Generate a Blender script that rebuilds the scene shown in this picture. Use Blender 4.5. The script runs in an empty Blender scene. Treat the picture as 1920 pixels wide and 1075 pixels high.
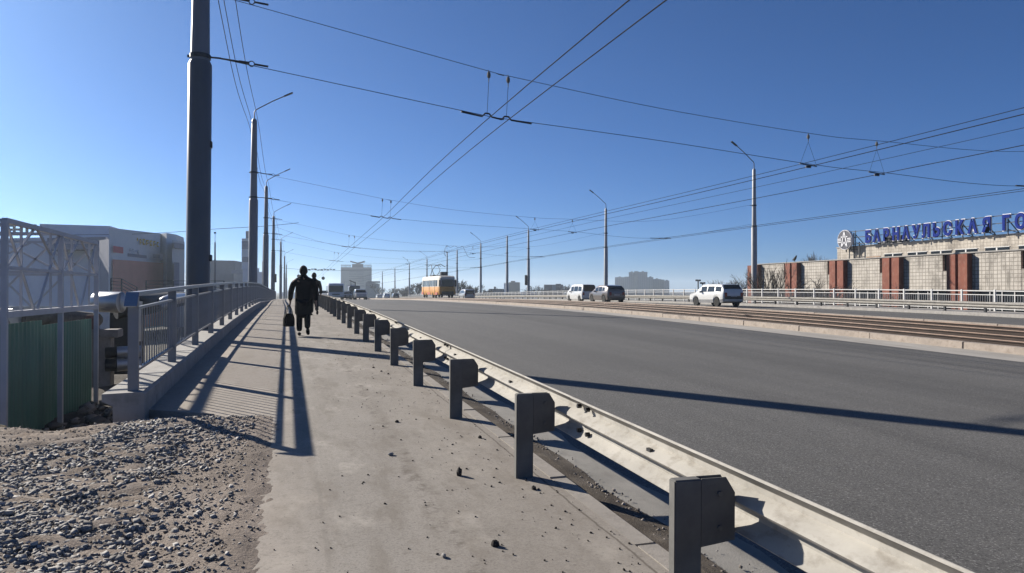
import bpy, bmesh, math, random
import numpy as np
from mathutils import Vector, Matrix
random.seed(7)
RNG = np.random.default_rng(11)
R = math.radians
S = bpy.context.scene

# ------------------------------------------------------------------ camera, sky, sun, exposure
FPX, CX, CY = 1390.0, 960.0, 537.5          # photograph is 1920 x 1075
YAW, PITCH = R(16.8), math.atan(7.5 / 1390.0)
cam_d = bpy.data.cameras.new('camera')
cam_d.sensor_width = 36.0
cam_d.lens = 36.0 * FPX / 1920.0
cam_d.clip_start = 0.05
cam_d.clip_end = 9000
CAM = bpy.data.objects.new('camera', cam_d)
S.collection.objects.link(CAM)
CAM.location = (0, 0, 1.6)
CAM.rotation_euler = (math.pi / 2 + PITCH, 0, -YAW)
S.camera = CAM

SUN_AZ, SUN_EL = R(36.3), R(24.5)            # left of the road direction (+Y), above the horizon
W = bpy.data.worlds.new('World'); S.world = W; W.use_nodes = True
wn = W.node_tree.nodes; wl = W.node_tree.links
sky = wn.new('ShaderNodeTexSky'); sky.sky_type = 'NISHITA'; sky.sun_disc = False
sky.sun_elevation = SUN_EL; sky.sun_rotation = -SUN_AZ
sky.altitude = 200; sky.air_density = 0.6; sky.dust_density = 0.78; sky.ozone_density = 10.0
tint = wn.new('ShaderNodeMix'); tint.data_type = 'RGBA'; tint.blend_type = 'MULTIPLY'; tint.inputs[0].default_value = 1.0
tint.inputs[7].default_value = (0.80, 1.0, 1.06, 1)       # clear spring sky, evenly a little less red
wl.new(sky.outputs[0], tint.inputs[6]); wl.new(tint.outputs[2], wn['Background'].inputs[0])
wn['Background'].inputs[1].default_value = 0.050

sun_d = bpy.data.lights.new('sun', 'SUN')
sun_d.energy = 5.0; sun_d.angle = R(0.53); sun_d.color = (1.0, 0.93, 0.82)
SUN = bpy.data.objects.new('sun', sun_d); S.collection.objects.link(SUN)
SDIR = Vector((-math.sin(SUN_AZ) * math.cos(SUN_EL), math.cos(SUN_AZ) * math.cos(SUN_EL), math.sin(SUN_EL)))
SUN.rotation_euler = (-SDIR).to_track_quat('-Z', 'Y').to_euler()
SUN.location = (-30, 40, 40)

S.view_settings.view_transform = 'Standard'
S.view_settings.look = 'None'
S.view_settings.exposure = 1.0
S.view_settings.gamma = 1.0
S.view_settings.use_curve_mapping = False
S.cycles.max_bounces = 6
S.cycles.transparent_max_bounces = 12
S.cycles.volume_bounces = 0
S.cycles.use_adaptive_sampling = True

CAMM = Matrix.Translation(CAM.location) @ CAM.rotation_euler.to_matrix().to_4x4()
def U(px, py, d):
    """world point whose distance along the lens axis is d metres, on the ray through a photo position"""
    return CAMM @ Vector(((px - CX) / FPX * d, -(py - CY) / FPX * d, -d))
def UX(px, X, z=0.0):
    """world point on the ray column px with the given lateral X"""
    th = math.atan((px - CX) / FPX) + YAW
    return Vector((X, X / math.tan(th), z))

# ------------------------------------------------------------------ road profile
def zg(y):
    if y < 8: return 0.023 * y
    if y < 50:
        t = y - 8; return 0.184 + 0.023 * t - 0.023 * t * t / 84.0
    if y < 110:
        t = y - 50; return 0.667 - 0.01 * t * t / 120.0
    return 0.367 - 0.01 * (y - 110)
ZR = -0.2                                     # the far carriageway lies a little lower

# ------------------------------------------------------------------ object helpers
COL = S.collection
def tag(o, label=None, cat=None, group=None, kind=None):
    if label: o['label'] = label
    if cat: o['category'] = cat
    if group: o['group'] = group
    if kind: o['kind'] = kind
    return o
def empty(name, loc=(0, 0, 0), rz=0.0, **k):
    o = bpy.data.objects.new(name, None); COL.objects.link(o)
    o.location = loc; o.rotation_euler = (0, 0, rz); o.empty_display_size = 0.2
    return tag(o, **k)
def put(name, me, parent=None, loc=(0, 0, 0), rot=(0, 0, 0), scale=None, **k):
    o = bpy.data.objects.new(name, me); COL.objects.link(o)
    o.location = loc; o.rotation_euler = rot
    if scale is not None: o.scale = scale
    if parent is not None: o.parent = parent
    return tag(o, **k)

class MB:
    def __init__(s): s.v = []; s.f = []; s.sm = False
    def add(s, vs, fs):
        b = len(s.v); s.v += [tuple(v) for v in vs]; s.f += [tuple(i + b for i in f) for f in fs]; return s
    def box(s, c, d, M=None):
        hx, hy, hz = d[0] / 2, d[1] / 2, d[2] / 2
        vs = [Vector((x, y, z)) for z in (-hz, hz) for y in (-hy, hy) for x in (-hx, hx)]
        if M is not None: vs = [M @ v for v in vs]
        vs = [v + Vector(c) for v in vs]
        return s.add(vs, [(0, 2, 3, 1), (4, 5, 7, 6), (0, 1, 5, 4), (2, 6, 7, 3), (0, 4, 6, 2), (1, 3, 7, 5)])
    def bb(s, x0, x1, y0, y1, z0, z1):
        return s.box(((x0 + x1) / 2, (y0 + y1) / 2, (z0 + z1) / 2), (x1 - x0, y1 - y0, z1 - z0))
    def bar(s, a, b, w, h=None, up=(0, 0, 1)):
        """box section bar from a to b"""
        a = Vector(a); b = Vector(b); h = h or w
        d = (b - a); L = d.length; d.normalize()
        u = Vector(up)
        if abs(d.dot(u)) > .98: u = Vector((0, 1, 0))
        x = d.cross(u).normalized(); z = x.cross(d)
        vs = []
        for p in (a, b):
            for sx, sz in ((-1, -1), (1, -1), (1, 1), (-1, 1)):
                vs.append(p + x * (sx * w / 2) + z * (sz * h / 2))
        return s.add(vs, [(3, 2, 1, 0), (4, 5, 6, 7), (0, 1, 5, 4), (1, 2, 6, 5), (2, 3, 7, 6), (3, 0, 4, 7)])
    def tube(s, pts, r, n=8, cap=True):
        pts = [Vector(p) for p in pts]; N = len(pts)
        rs = r if isinstance(r, (list, tuple)) else [r] * N
        vs = []; px = None
        for i, p in enumerate(pts):
            d = (pts[min(i + 1, N - 1)] - pts[max(i - 1, 0)]).normalized()
            if px is None:
                u = Vector((0, 0, 1)) if abs(d.z) < .9 else Vector((1, 0, 0))
                px = d.cross(u).normalized()
            px = (px - d * px.dot(d)).normalized(); py = d.cross(px)
            for k in range(n):
                a = 2 * math.pi * k / n
                vs.append(p + (px * math.cos(a) + py * math.sin(a)) * rs[i])
        fs = []
        for i in range(N - 1):
            for k in range(n):
                a, b = i * n + k, i * n + (k + 1) % n
                fs.append((a, b, b + n, a + n))
        if cap: fs += [tuple(range(n - 1, -1, -1)), tuple(range((N - 1) * n, N * n))]
        return s.add(vs, fs)
    def cyl(s, a, b, r0, r1=None, n=16): return s.tube([a, b], [r0, r0 if r1 is None else r1], n)
    def lathe(s, prof, n=24, c=(0, 0, 0), axis='z'):
        vs = []
        for r, h in prof:
            for k in range(n):
                a = 2 * math.pi * k / n; x, y = r * math.cos(a), r * math.sin(a)
                p = (x, y, h) if axis == 'z' else ((h, x, y) if axis == 'x' else (y, h, x))
                vs.append(Vector(p) + Vector(c))
        fs = []
        for i in range(len(prof) - 1):
            for k in range(n):
                a, b = i * n + k, i * n + (k + 1) % n
                fs.append((a, b, b + n, a + n))
        fs += [tuple(range(n - 1, -1, -1)), tuple(range((len(prof) - 1) * n, len(prof) * n))]
        return s.add(vs, fs)
    def loft(s, rings, cap=True, close=True):
        n = len(rings[0]); vs = [p for r in rings for p in r]; fs = []
        for i in range(len(rings) - 1):
            for k in range(n if close else n - 1):
                a, b = i * n + k, i * n + (k + 1) % n
                fs.append((a, b, b + n, a + n))
        if cap: fs += [tuple(range(n - 1, -1, -1)), tuple(range((len(rings) - 1) * n, len(rings) * n))]
        return s.add(vs, fs)
    def prism(s, poly, z0, z1):
        """poly: list of (x, y); z0, z1 numbers or per-vertex lists"""
        n = len(poly)
        za = z0 if isinstance(z0, (list, tuple)) else [z0] * n
        zb = z1 if isinstance(z1, (list, tuple)) else [z1] * n
        vs = [(p[0], p[1], za[i]) for i, p in enumerate(poly)] + [(p[0], p[1], zb[i]) for i, p in enumerate(poly)]
        fs = [tuple(range(n - 1, -1, -1)), tuple(range(n, 2 * n))]
        for i in range(n):
            j = (i + 1) % n; fs.append((i, j, j + n, i + n))
        return s.add(vs, fs)
    def ell(s, c, r, nu=14, nv=10):
        vs = [];
        for j in range(nv + 1):
            t = math.pi * j / nv
            for i in range(nu):
                a = 2 * math.pi * i / nu
                vs.append((c[0] + r[0] * math.sin(t) * math.cos(a), c[1] + r[1] * math.sin(t) * math.sin(a), c[2] + r[2] * math.cos(t)))
        fs = []
        for j in range(nv):
            for i in range(nu):
                a, b = j * nu + i, j * nu + (i + 1) % nu
                fs.append((a, a + nu, b + nu, b))
        return s.add(vs, fs)
    def mesh(s, name, mat, smooth=0, bevel=0):
        me = bpy.data.meshes.new(name)
        me.from_pydata(s.v, [], s.f); me.update()
        bm = bmesh.new(); bm.from_mesh(me)
        bmesh.ops.remove_doubles(bm, verts=bm.verts, dist=1e-5)
        bmesh.ops.recalc_face_normals(bm, faces=bm.faces)
        if bevel:
            bmesh.ops.bevel(bm, geom=list(bm.edges), offset=bevel, segments=2, affect='EDGES', clamp_overlap=True)
        if smooth:
            for f in bm.faces: f.smooth = True
            ang = R(smooth)
            for e in bm.edges:
                if len(e.link_faces) == 2 and e.calc_face_angle(0) > ang: e.smooth = False
        bm.to_mesh(me); bm.free()
        if mat is not None: me.materials.append(mat)
        return me
    def build(s, name, mat, parent=None, smooth=0, bevel=0, **k):
        return put(name, s.mesh(name, mat, smooth, bevel), parent, **k)

# ------------------------------------------------------------------ materials
def newmat(name):
    m = bpy.data.materials.new(name); m.use_nodes = True
    nt = m.node_tree; return m, nt, nt.nodes['Principled BSDF']
def node(nt, t, **k):
    n = nt.nodes.new(t)
    for a, v in k.items(): setattr(n, a, v)
    return n
def noise(nt, vec, scale, detail=4, rough=.55, sc=(1, 1, 1)):
    mp = node(nt, 'ShaderNodeMapping'); mp.inputs['Scale'].default_value = sc
    nt.links.new(vec, mp.inputs[0])
    n = node(nt, 'ShaderNodeTexNoise'); n.inputs['Scale'].default_value = scale
    n.inputs['Detail'].default_value = detail; n.inputs['Roughness'].default_value = rough
    nt.links.new(mp.outputs[0], n.inputs['Vector']); return n.outputs[0]
def ramp(nt, fac, stops):
    r = node(nt, 'ShaderNodeValToRGB'); e = r.color_ramp.elements
    while len(e) < len(stops): e.new(.5)
    for i, (p, c) in enumerate(stops):
        e[i].position = p; e[i].color = (c, c, c, 1) if not isinstance(c, (tuple, list)) else (*c[:3], 1)
    nt.links.new(fac, r.inputs[0]); return r.outputs[0]
def mixc(nt, fac, a, b, mode='MIX'):
    m = node(nt, 'ShaderNodeMix', data_type='RGBA', blend_type=mode)
    for s, v in ((m.inputs[0], fac), (m.inputs[6], a), (m.inputs[7], b)):
        if hasattr(v, 'links'): nt.links.new(v, s)
        elif isinstance(v, (int, float)): s.default_value = v
        else: s.default_value = (*v[:3], 1)
    return m.outputs[2]
ALB = .66                                      # overall reflectance level of the materials
def setcol(nt, c, b):
    nt.links.new(mixc(nt, 1.0, c, (ALB, ALB, ALB), 'MULTIPLY'), b.inputs['Base Color'])
def bumpn(nt, b, h, strength, dist=.01):
    n = node(nt, 'ShaderNodeBump'); n.inputs['Strength'].default_value = strength; n.inputs['Distance'].default_value = dist
    nt.links.new(h, n.inputs['Height']); nt.links.new(n.outputs[0], b.inputs['Normal'])
MATS = {}
def M(name, col, rough=.75, metal=0.0, var=.18, scale=3.0, bump=0.0, bscale=80, spec=.35, dirt=None, dirt_amt=.5, sc=(1, 1, 1), coat=0):
    if name in MATS: return MATS[name]
    m, nt, b = newmat(name)
    tc = node(nt, 'ShaderNodeTexCoord').outputs['Object']
    n1 = noise(nt, tc, scale, 5, .6, sc)
    lo = tuple(c * (1 - var) for c in col); hi = tuple(min(1, c * (1 + var)) for c in col)
    c = ramp(nt, n1, [(.3, lo), (.7, hi)])
    if dirt is not None:
        n2 = noise(nt, tc, scale * 2.7, 6, .65, sc)
        fac = ramp(nt, n2, [(.5, 0.0), (.72, dirt_amt)])
        c = mixc(nt, fac, c, dirt)
    setcol(nt, c, b)
    b.inputs['Roughness'].default_value = rough; b.inputs['Metallic'].default_value = metal
    b.inputs['Specular IOR Level'].default_value = spec
    if coat: b.inputs['Coat Weight'].default_value = coat
    if bump:
        n3 = noise(nt, tc, bscale, 4, .6)
        bumpn(nt, b, n3, bump)
    MATS[name] = m; return m

def mat_asphalt():
    m, nt, b = newmat('asphalt_road')
    tc = node(nt, 'ShaderNodeTexCoord').outputs['Object']
    fine = noise(nt, tc, 130, 3, .7)
    c = ramp(nt, fine, [(.28, (.088, .086, .083)), (.5, (.155, .151, .146)), (.75, (.30, .292, .28))])
    big = noise(nt, tc, .5, 5, .6, (1, .22, 1))
    c = mixc(nt, ramp(nt, big, [(.3, .0), (.75, .45)]), c, (.205, .198, .187))
    stre = noise(nt, tc, .75, 4, .6, (1.2, .015, 1))
    c = mixc(nt, ramp(nt, stre, [(.42, .0), (.62, .75)]), c, (.115, .112, .108))
    dust = noise(nt, tc, 2.2, 6, .65, (1, .5, 1))
    c = mixc(nt, ramp(nt, dust, [(.52, .0), (.8, .25)]), c, (.2, .19, .17))
    gr_ = noise(nt, tc, 42, 4, .75)
    c = mixc(nt, .8, c, ramp(nt, gr_, [(.34, .22), (.5, .82), (.62, 1.0)]), 'MULTIPLY')
    lg = noise(nt, tc, 62, 2, .5)
    c = mixc(nt, ramp(nt, lg, [(.58, .0), (.68, .5)]), c, (.46, .45, .43))
    patch = noise(nt, tc, .16, 5, .7, (1, .35, 1))
    c = mixc(nt, ramp(nt, patch, [(.48, .0), (.62, .4)]), c, (.10, .098, .096))
    setcol(nt, c, b)
    b.inputs['Roughness'].default_value = .85; b.inputs['Specular IOR Level'].default_value = .3
    bumpn(nt, b, fine, .35, .006)
    return m
def mat_walk():
    m, nt, b = newmat('dusty_pavement')
    tc = node(nt, 'ShaderNodeTexCoord').outputs['Object']
    big = noise(nt, tc, .9, 6, .6, (1, .45, 1))
    c = ramp(nt, big, [(.3, (.40, .362, .32)), (.55, (.51, .467, .415)), (.75, (.59, .54, .475))])
    fine = noise(nt, tc, 170, 3, .7)
    c = mixc(nt, .6, c, ramp(nt, fine, [(.3, .45), (.7, 1.0)]), 'MULTIPLY')
    mid = noise(nt, tc, 62, 4, .75)
    c = mixc(nt, .75, c, ramp(nt, mid, [(.32, .50), (.5, .92), (.66, 1.0)]), 'MULTIPLY')
    st = noise(nt, tc, 3.2, 6, .7, (1, .3, 1))
    c = mixc(nt, ramp(nt, st, [(.50, .0), (.66, .6)]), c, (.21, .18, .145))
    tr = noise(nt, tc, 1.6, 5, .65, (2.0, .07, 1))
    c = mixc(nt, ramp(nt, tr, [(.52, .0), (.68, .5)]), c, (.26, .23, .195))
    pal = noise(nt, tc, 1.9, 6, .7, (1, .6, 1))
    c = mixc(nt, ramp(nt, pal, [(.54, .0), (.70, .6)]), c, (.62, .57, .50))
    sx = node(nt, 'ShaderNodeSeparateXYZ'); nt.links.new(tc, sx.inputs[0])
    def edge(lo, hi, f0, f1, amp):
        ad = node(nt, 'ShaderNodeMath', operation='MULTIPLY_ADD'); nt.links.new(noise(nt, tc, 1.6, 6, .7, (1, .5, 1)), ad.inputs[0]); ad.inputs[1].default_value = amp; nt.links.new(sx.outputs['X'], ad.inputs[2])
        mr = node(nt, 'ShaderNodeMapRange'); mr.inputs[1].default_value = lo; mr.inputs[2].default_value = hi; mr.inputs[3].default_value = f0; mr.inputs[4].default_value = f1
        nt.links.new(ad.outputs[0], mr.inputs[0]); return mr.outputs[0]
    c = mixc(nt, edge(.15, .75, .6, .0, .9), c, (.52, .45, .38))
    c = mixc(nt, edge(1.3, 2.6, .0, .45, 1.3), c, (.30, .26, .22))
    def crack(x0, w, amp, sc_):
        ad = node(nt, 'ShaderNodeMath', operation='MULTIPLY_ADD'); nt.links.new(noise(nt, tc, sc_, 5, .7), ad.inputs[0]); ad.inputs[1].default_value = amp; nt.links.new(sx.outputs['X'], ad.inputs[2])
        sb = node(nt, 'ShaderNodeMath', operation='SUBTRACT'); nt.links.new(ad.outputs[0], sb.inputs[0]); sb.inputs[1].default_value = x0 + amp * .5
        ab = node(nt, 'ShaderNodeMath', operation='ABSOLUTE'); nt.links.new(sb.outputs[0], ab.inputs[0])
        mr = node(nt, 'ShaderNodeMapRange'); mr.inputs[1].default_value = w * .4; mr.inputs[2].default_value = w; mr.inputs[3].default_value = .8; mr.inputs[4].default_value = .0
        nt.links.new(ab.outputs[0], mr.inputs[0]); return mr.outputs[0]
    c = mixc(nt, crack(1.90, .011, .05, 3.0), c, (.13, .11, .09))
    c = mixc(nt, mixc(nt, 1.0, crack(.95, .09, .25, 1.2), ramp(nt, noise(nt, tc, 9, 6, .75), [(.48, .0), (.62, 1.0)]), 'MULTIPLY'), c, (.17, .145, .12))
    c = mixc(nt, mixc(nt, 1.0, crack(.22, .02, .10, .8), ramp(nt, noise(nt, tc, 3, 5, .7), [(.42, .0), (.6, .6)]), 'MULTIPLY'), c, (.25, .225, .195))
    sp2 = noise(nt, tc, 14, 5, .75)
    c = mixc(nt, ramp(nt, sp2, [(.53, .0), (.66, .5)]), c, (.24, .21, .175))
    sp = noise(nt, tc, 38, 4, .7)
    c = mixc(nt, ramp(nt, sp, [(.60, .0), (.70, .65)]), c, (.15, .13, .11))
    setcol(nt, c, b)
    b.inputs['Roughness'].default_value = .92; b.inputs['Specular IOR Level'].default_value = .2
    bumpn(nt, b, mixc(nt, .5, fine, st), .3, .008)
    return m
def mat_dirt(name, c0, c1, c2, scale=6, bump=.6, bd=.03):
    m, nt, b = newmat(name)
    tc = node(nt, 'ShaderNodeTexCoord').outputs['Object']
    n1 = noise(nt, tc, scale * .25, 6, .65); n2 = noise(nt, tc, scale * 9, 5, .7)
    c = ramp(nt, n1, [(.3, c0), (.52, c1), (.72, c2)])
    c = mixc(nt, .7, c, ramp(nt, n2, [(.3, .5), (.65, 1.0)]), 'MULTIPLY')
    setcol(nt, c, b)
    b.inputs['Roughness'].default_value = .95; b.inputs['Specular IOR Level'].default_value = .15
    bumpn(nt, b, n2, bump, bd)
    return m
def mat_grid(name, col, line, w, h, mortar, stain, rot=0.0):
    """small square facing tiles with joints (too far away to pick apart), weather stains"""
    m, nt, b = newmat(name)
    tc = node(nt, 'ShaderNodeTexCoord').outputs['Object']
    sp = node(nt, 'ShaderNodeSeparateXYZ'); nt.links.new(tc, sp.inputs[0])
    cb = node(nt, 'ShaderNodeCombineXYZ')
    nt.links.new(sp.outputs['Y'], cb.inputs[0]); nt.links.new(sp.outputs['Z'], cb.inputs[1])
    br = node(nt, 'ShaderNodeTexBrick'); br.offset = 0.0
    br.inputs['Scale'].default_value = 1.0; br.inputs['Brick Width'].default_value = w; br.inputs['Row Height'].default_value = h
    br.inputs['Mortar Size'].default_value = mortar; br.inputs['Bias'].default_value = 0
    br.inputs['Color1'].default_value = (*col, 1); br.inputs['Color2'].default_value = (*[c * .86 for c in col], 1)
    br.inputs['Mortar'].default_value = (*line, 1)
    nt.links.new(cb.outputs[0], br.inputs['Vector'])
    n = noise(nt, tc, .45, 7, .75, (1, 1, .8))
    c = mixc(nt, ramp(nt, n, [(.50, 0.0), (.64, .8)]), br.outputs[0], stain)
    n2 = noise(nt, tc, 1.6, 5, .7, (1, 1, .25))
    c = mixc(nt, ramp(nt, n2, [(.50, 0.0), (.64, .7)]), c, stain)
    setcol(nt, c, b); b.inputs['Roughness'].default_value = .8
    bumpn(nt, b, br.outputs[1], -.4, .01)
    return m

def mat_stone(name, a, b_, c_):
    m, nt, b = newmat(name)
    g = node(nt, 'ShaderNodeNewGeometry')
    tc = node(nt, 'ShaderNodeTexCoord').outputs['Object']
    c = ramp(nt, g.outputs['Random Per Island'], [(.0, a), (.6, b_), (1.0, c_)])
    c = mixc(nt, .6, c, ramp(nt, noise(nt, tc, 60, 3, .6), [(.3, .6), (.7, 1.0)]), 'MULTIPLY')
    setcol(nt, c, b); b.inputs['Roughness'].default_value = .92; b.inputs['Specular IOR Level'].default_value = .15
    return m
ASPH = mat_asphalt(); WALK = mat_walk()
SOIL = mat_dirt('bare_soil', (.07, .058, .048), (.12, .10, .083), (.18, .155, .13))
SAND = mat_dirt('sandy_soil', (.25, .205, .17), (.41, .34, .285), (.54, .455, .385), scale=5)
GUTTER = mat_dirt('gutter_soil', (.085, .07, .058), (.15, .125, .10), (.24, .205, .17), scale=9)
BED = mat_dirt('rusty_track_bed', (.07, .048, .037), (.105, .074, .057), (.16, .118, .092), scale=1.2, bump=.3)
LOWG = mat_dirt('city_ground', (.09, .08, .06), (.13, .115, .085), (.18, .16, .12), scale=1)
STRIP = M('pale_concrete_strip', (.46, .43, .39), .9, var=.16, scale=1.4, dirt=(.25, .22, .18), bump=.25, sc=(1, .25, 1))
DUST = M('dusty_asphalt', (.30, .285, .26), .9, var=.22, scale=3, bump=.4, bscale=90, dirt=(.19, .175, .155), sc=(1, .5, 1))
CONC = M('concrete', (.42, .40, .375), .9, var=.16, scale=2.5, bump=.3, bscale=60, dirt=(.2, .185, .17))
CONCD = M('grey_concrete', (.25, .24, .225), .9, var=.2, scale=2.5, bump=.3, bscale=60, dirt=(.1, .095, .09))
KERB = M('kerb_stone', (.44, .375, .32), .9, var=.2, scale=3.0, bump=.35, bscale=50, dirt=(.22, .17, .13), dirt_amt=.6)
KERBW = M('walk_kerb_stone', (.37, .335, .295), .9, var=.14, scale=3.0, bump=.3, bscale=60, dirt=(.2, .175, .15))
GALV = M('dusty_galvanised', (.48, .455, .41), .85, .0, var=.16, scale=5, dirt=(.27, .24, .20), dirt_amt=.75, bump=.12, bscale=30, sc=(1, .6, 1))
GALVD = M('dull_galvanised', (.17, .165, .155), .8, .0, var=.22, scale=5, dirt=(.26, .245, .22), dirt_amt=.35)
STEEL = M('railing_grey_steel', (.30, .305, .325), .42, .35, var=.10, scale=5, dirt=(.3, .29, .28), dirt_amt=.3)
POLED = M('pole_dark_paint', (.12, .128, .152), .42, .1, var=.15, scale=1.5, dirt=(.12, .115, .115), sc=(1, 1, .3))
POLER = M('pole_pale_paint', (.40, .405, .42), .5, .1, var=.1, scale=1.5, dirt=(.2, .2, .2), sc=(1, 1, .3))
POLE = M('pole_grey_paint', (.19, .20, .235), .42, .1, var=.12, scale=1.5, dirt=(.16, .15, .15), sc=(1, 1, .3))
DARKM = M('dark_metal', (.05, .052, .058), .5, .5)
WIREM = M('wire', (.022, .021, .02), .9, .0, spec=.08)
BLACK = M('black_rubber', (.02, .02, .02), .8)
RAILD = M('dark_rusty_rail', (.05, .032, .024), .8, .1, var=.3, scale=3)
RAILM = M('rusty_rail', (.20, .13, .095), .6, .3, var=.25, scale=3)
WHITEP = M('white_paint', (.72, .72, .71), .5, var=.06, dirt=(.5, .48, .45), dirt_amt=.3)
GREEN = M('green_sheet', (.09, .25, .20), .55, .0, var=.16, scale=1.5, sc=(1, 1, .4), dirt=(.15, .22, .19), dirt_amt=.4)
LATT = M('lattice_steel', (.66, .655, .68), .6, .0, var=.08)
SILV = M('silver_cladding', (.55, .56, .58), .42, .8, var=.12, scale=2, bump=.15, bscale=9)
DARKC = M('black_coating', (.022, .021, .022), .7, var=.3, bump=.3, bscale=14)
CONCF = M('weathered_block', (.30, .275, .255), .9, var=.2, bump=.3, bscale=30, dirt=(.14, .12, .1))
STONE = mat_stone('gravel_grey', (.28, .268, .255), (.42, .402, .382), (.62, .595, .565))
STONEB = mat_stone('gravel_brown', (.20, .178, .16), (.34, .305, .278), (.52, .475, .44))
CLODM = M('clod', (.05, .042, .037), .95, var=.3, scale=20)
CLOTH = M('black_cloth', (.013, .013, .015), .95, var=.2, scale=20, spec=.12)
CLOTH2 = M('charcoal_cloth', (.022, .022, .026), .95, var=.2, scale=20, spec=.12)
CLOTH3 = M('dark_brown_cloth', (.035, .026, .022), .95, var=.2, scale=20, spec=.12)
SKIN = M('skin', (.30, .19, .145), .6, var=.08)
HAIR = M('dark_hair', (.012, .011, .01), .8, var=.2)
LEATH = M('black_leather', (.012, .011, .011), .85, var=.2, spec=.1)
GLASS = M('vehicle_glass', (.015, .02, .024), .12, var=.1, spec=.35)
GLASSL = M('building_glass', (.10, .13, .16), .12, var=.2, spec=.6)
TYRE = M('tyre', (.018, .018, .018), .9)
RIM = M('rim', (.5, .5, .52), .3, .8)
BARK = M('bare_bark', (.085, .07, .058), .95, var=.25, scale=8)
TWIG = M('bare_twigs', (.10, .082, .068), .95, var=.25, scale=8)
LAMPG = M('headlight_glass', (.75, .76, .78), .1, var=.05, spec=.6)
REDL = M('tail_light', (.28, .012, .015), .2, var=.1)
PLATE = M('plate_white', (.6, .6, .6), .5)

# ------------------------------------------------------------------ ground sheets
def ysteps(a, b):
    ys = [a]; y = a
    while y < b - 1e-6:
        y += 0.5 if y < 25 else (2.0 if y < 120 else 8.0)
        ys.append(min(y, b))
    return ys
def strip(name, x0, x1, y0, y1, dz, mat, thick=0.0, nx=2, kind='structure', parent=None, bumpf=None):
    m = MB(); ys = ysteps(y0, y1); rows = []
    for y in ys:
        xa = x0(y) if callable(x0) else x0; xb = x1(y) if callable(x1) else x1
        row = []
        for i in range(nx + 1):
            x = xa + (xb - xa) * i / nx; z = zg(y) + dz
            if bumpf: z += bumpf(x, y)
            row.append((x, y, z))
        if thick: row = [(xa, y, zg(y) + dz - thick)] + row + [(xb, y, zg(y) + dz - thick)]
        rows.append(row)
    m.loft(rows, cap=False, close=False)
    if thick:
        n = len(rows[0])
        m.add(rows[0], [tuple(range(n))])
    return m.build(name, mat, parent, kind=kind)

YB, YE = -8.0, 420.0
def h2(x, y, s=0.0):   # cheap smooth pseudo noise
    return (math.sin(x * 1.7 + y * .9 + s) + math.sin(x * -.8 + y * 2.1 + 1.3 + s) + .5 * math.sin(x * 4.3 + y * 3.1 + s) + .35 * math.sin(x * 7.9 - y * 6.3 + s)) / 2.85
walk_left = lambda y: -.6 if y < 8.9 else (-.6 - 1.0 * min(1, (y - 8.9) / .5))
strip('pavement', walk_left, 1.97, YB, 330, 0.0, WALK, thick=.4, nx=4)
strip('road', 2.10, 14.35, YB, YE, -.12, ASPH, nx=3)
strip('gutter_soil', lambda y: 2.12, lambda y: 2.44 + .02 * math.sin(y * 3.1) + .02 * math.sin(y * 8.7), YB, 120, -.108, GUTTER, nx=4,
      bumpf=lambda x, y: max(0, .03 * (1 - abs(x - 2.24) / .2)) + .008 * h2(x * 6, y * 5))
strip('dust_strip', lambda y: 2.40 + .01 * math.sin(y * 5), lambda y: 2.78 + .05 * math.sin(y * 1.7) + .03 * math.sin(y * 5.3), YB, 200, -.115, DUST, nx=2)
strip('median_strip', 14.3, 15.62, YB, YE, -.116, STRIP, nx=2)
strip('tram_bed', 15.8, 22.7, YB, YE, -.06, BED, nx=8, bumpf=lambda x, y: .015 * h2(x * 2, y * 1.5))
strip('far_road', 22.9, 33.2, YB, YE, ZR - .02, ASPH, nx=3)
strip('far_pavement', 33.2, 36.0, YB, YE, ZR + .15, CONC, thick=1.2, nx=2)
strip('bridge_deck', -1.55, 36.0, 10.2, YE, -.75, CONCD, thick=.5, nx=2)

# low city ground reaching the horizon, with the earth bench the photographer stands on
def hterr(x, y):
    far = -4.2 - .0 * y
    if -2.0 <= x <= 36.2: return min(far, zg(min(y, 420)) - 1.8) if y > 10.5 else (-1.3 if y > 9.8 else zg(y) - .35)
    if x > 36.2:
        return far
    # left side
    e = 9.0 + .35 * math.sin(x * 1.3) + .18 * math.sin(x * 3.7 + 1)
    bench = zg(y) - .02
    low = -1.15 - min(2.6, max(0, (y - 26) * .06)) - min(2.0, max(0, (-9 - x) * .12))
    t = min(1, max(0, (y - e) / 1.1)); t = t * t * (3 - 2 * t)
    z = bench * (1 - t) + low * t
    if y < 11 and x > -9: z += .035 * h2(x, y)
    return z
xs = [-2500, -1500, -900, -400, -200, -120, -80, -50, -35, -25, -18, -14, -11] + [-9 + .5 * i for i in range(14)] + [-1.9, 0, 18, 36.1, 36.4, 45, 60, 90, 150, 300, 700, 1500, 2500]
ysl = [-60, -20, -8] + [-4 + .5 * i for i in range(37)] + [15, 16, 18, 20, 24, 30, 40, 55, 80, 120, 200, 320, 430, 600, 1000, 1800, 2800]
m = MB(); m.loft([[(x, y, hterr(x, y)) for x in xs] for y in ysl], cap=False, close=False)
m.build('ground', LOWG, smooth=60, kind='structure')

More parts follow.
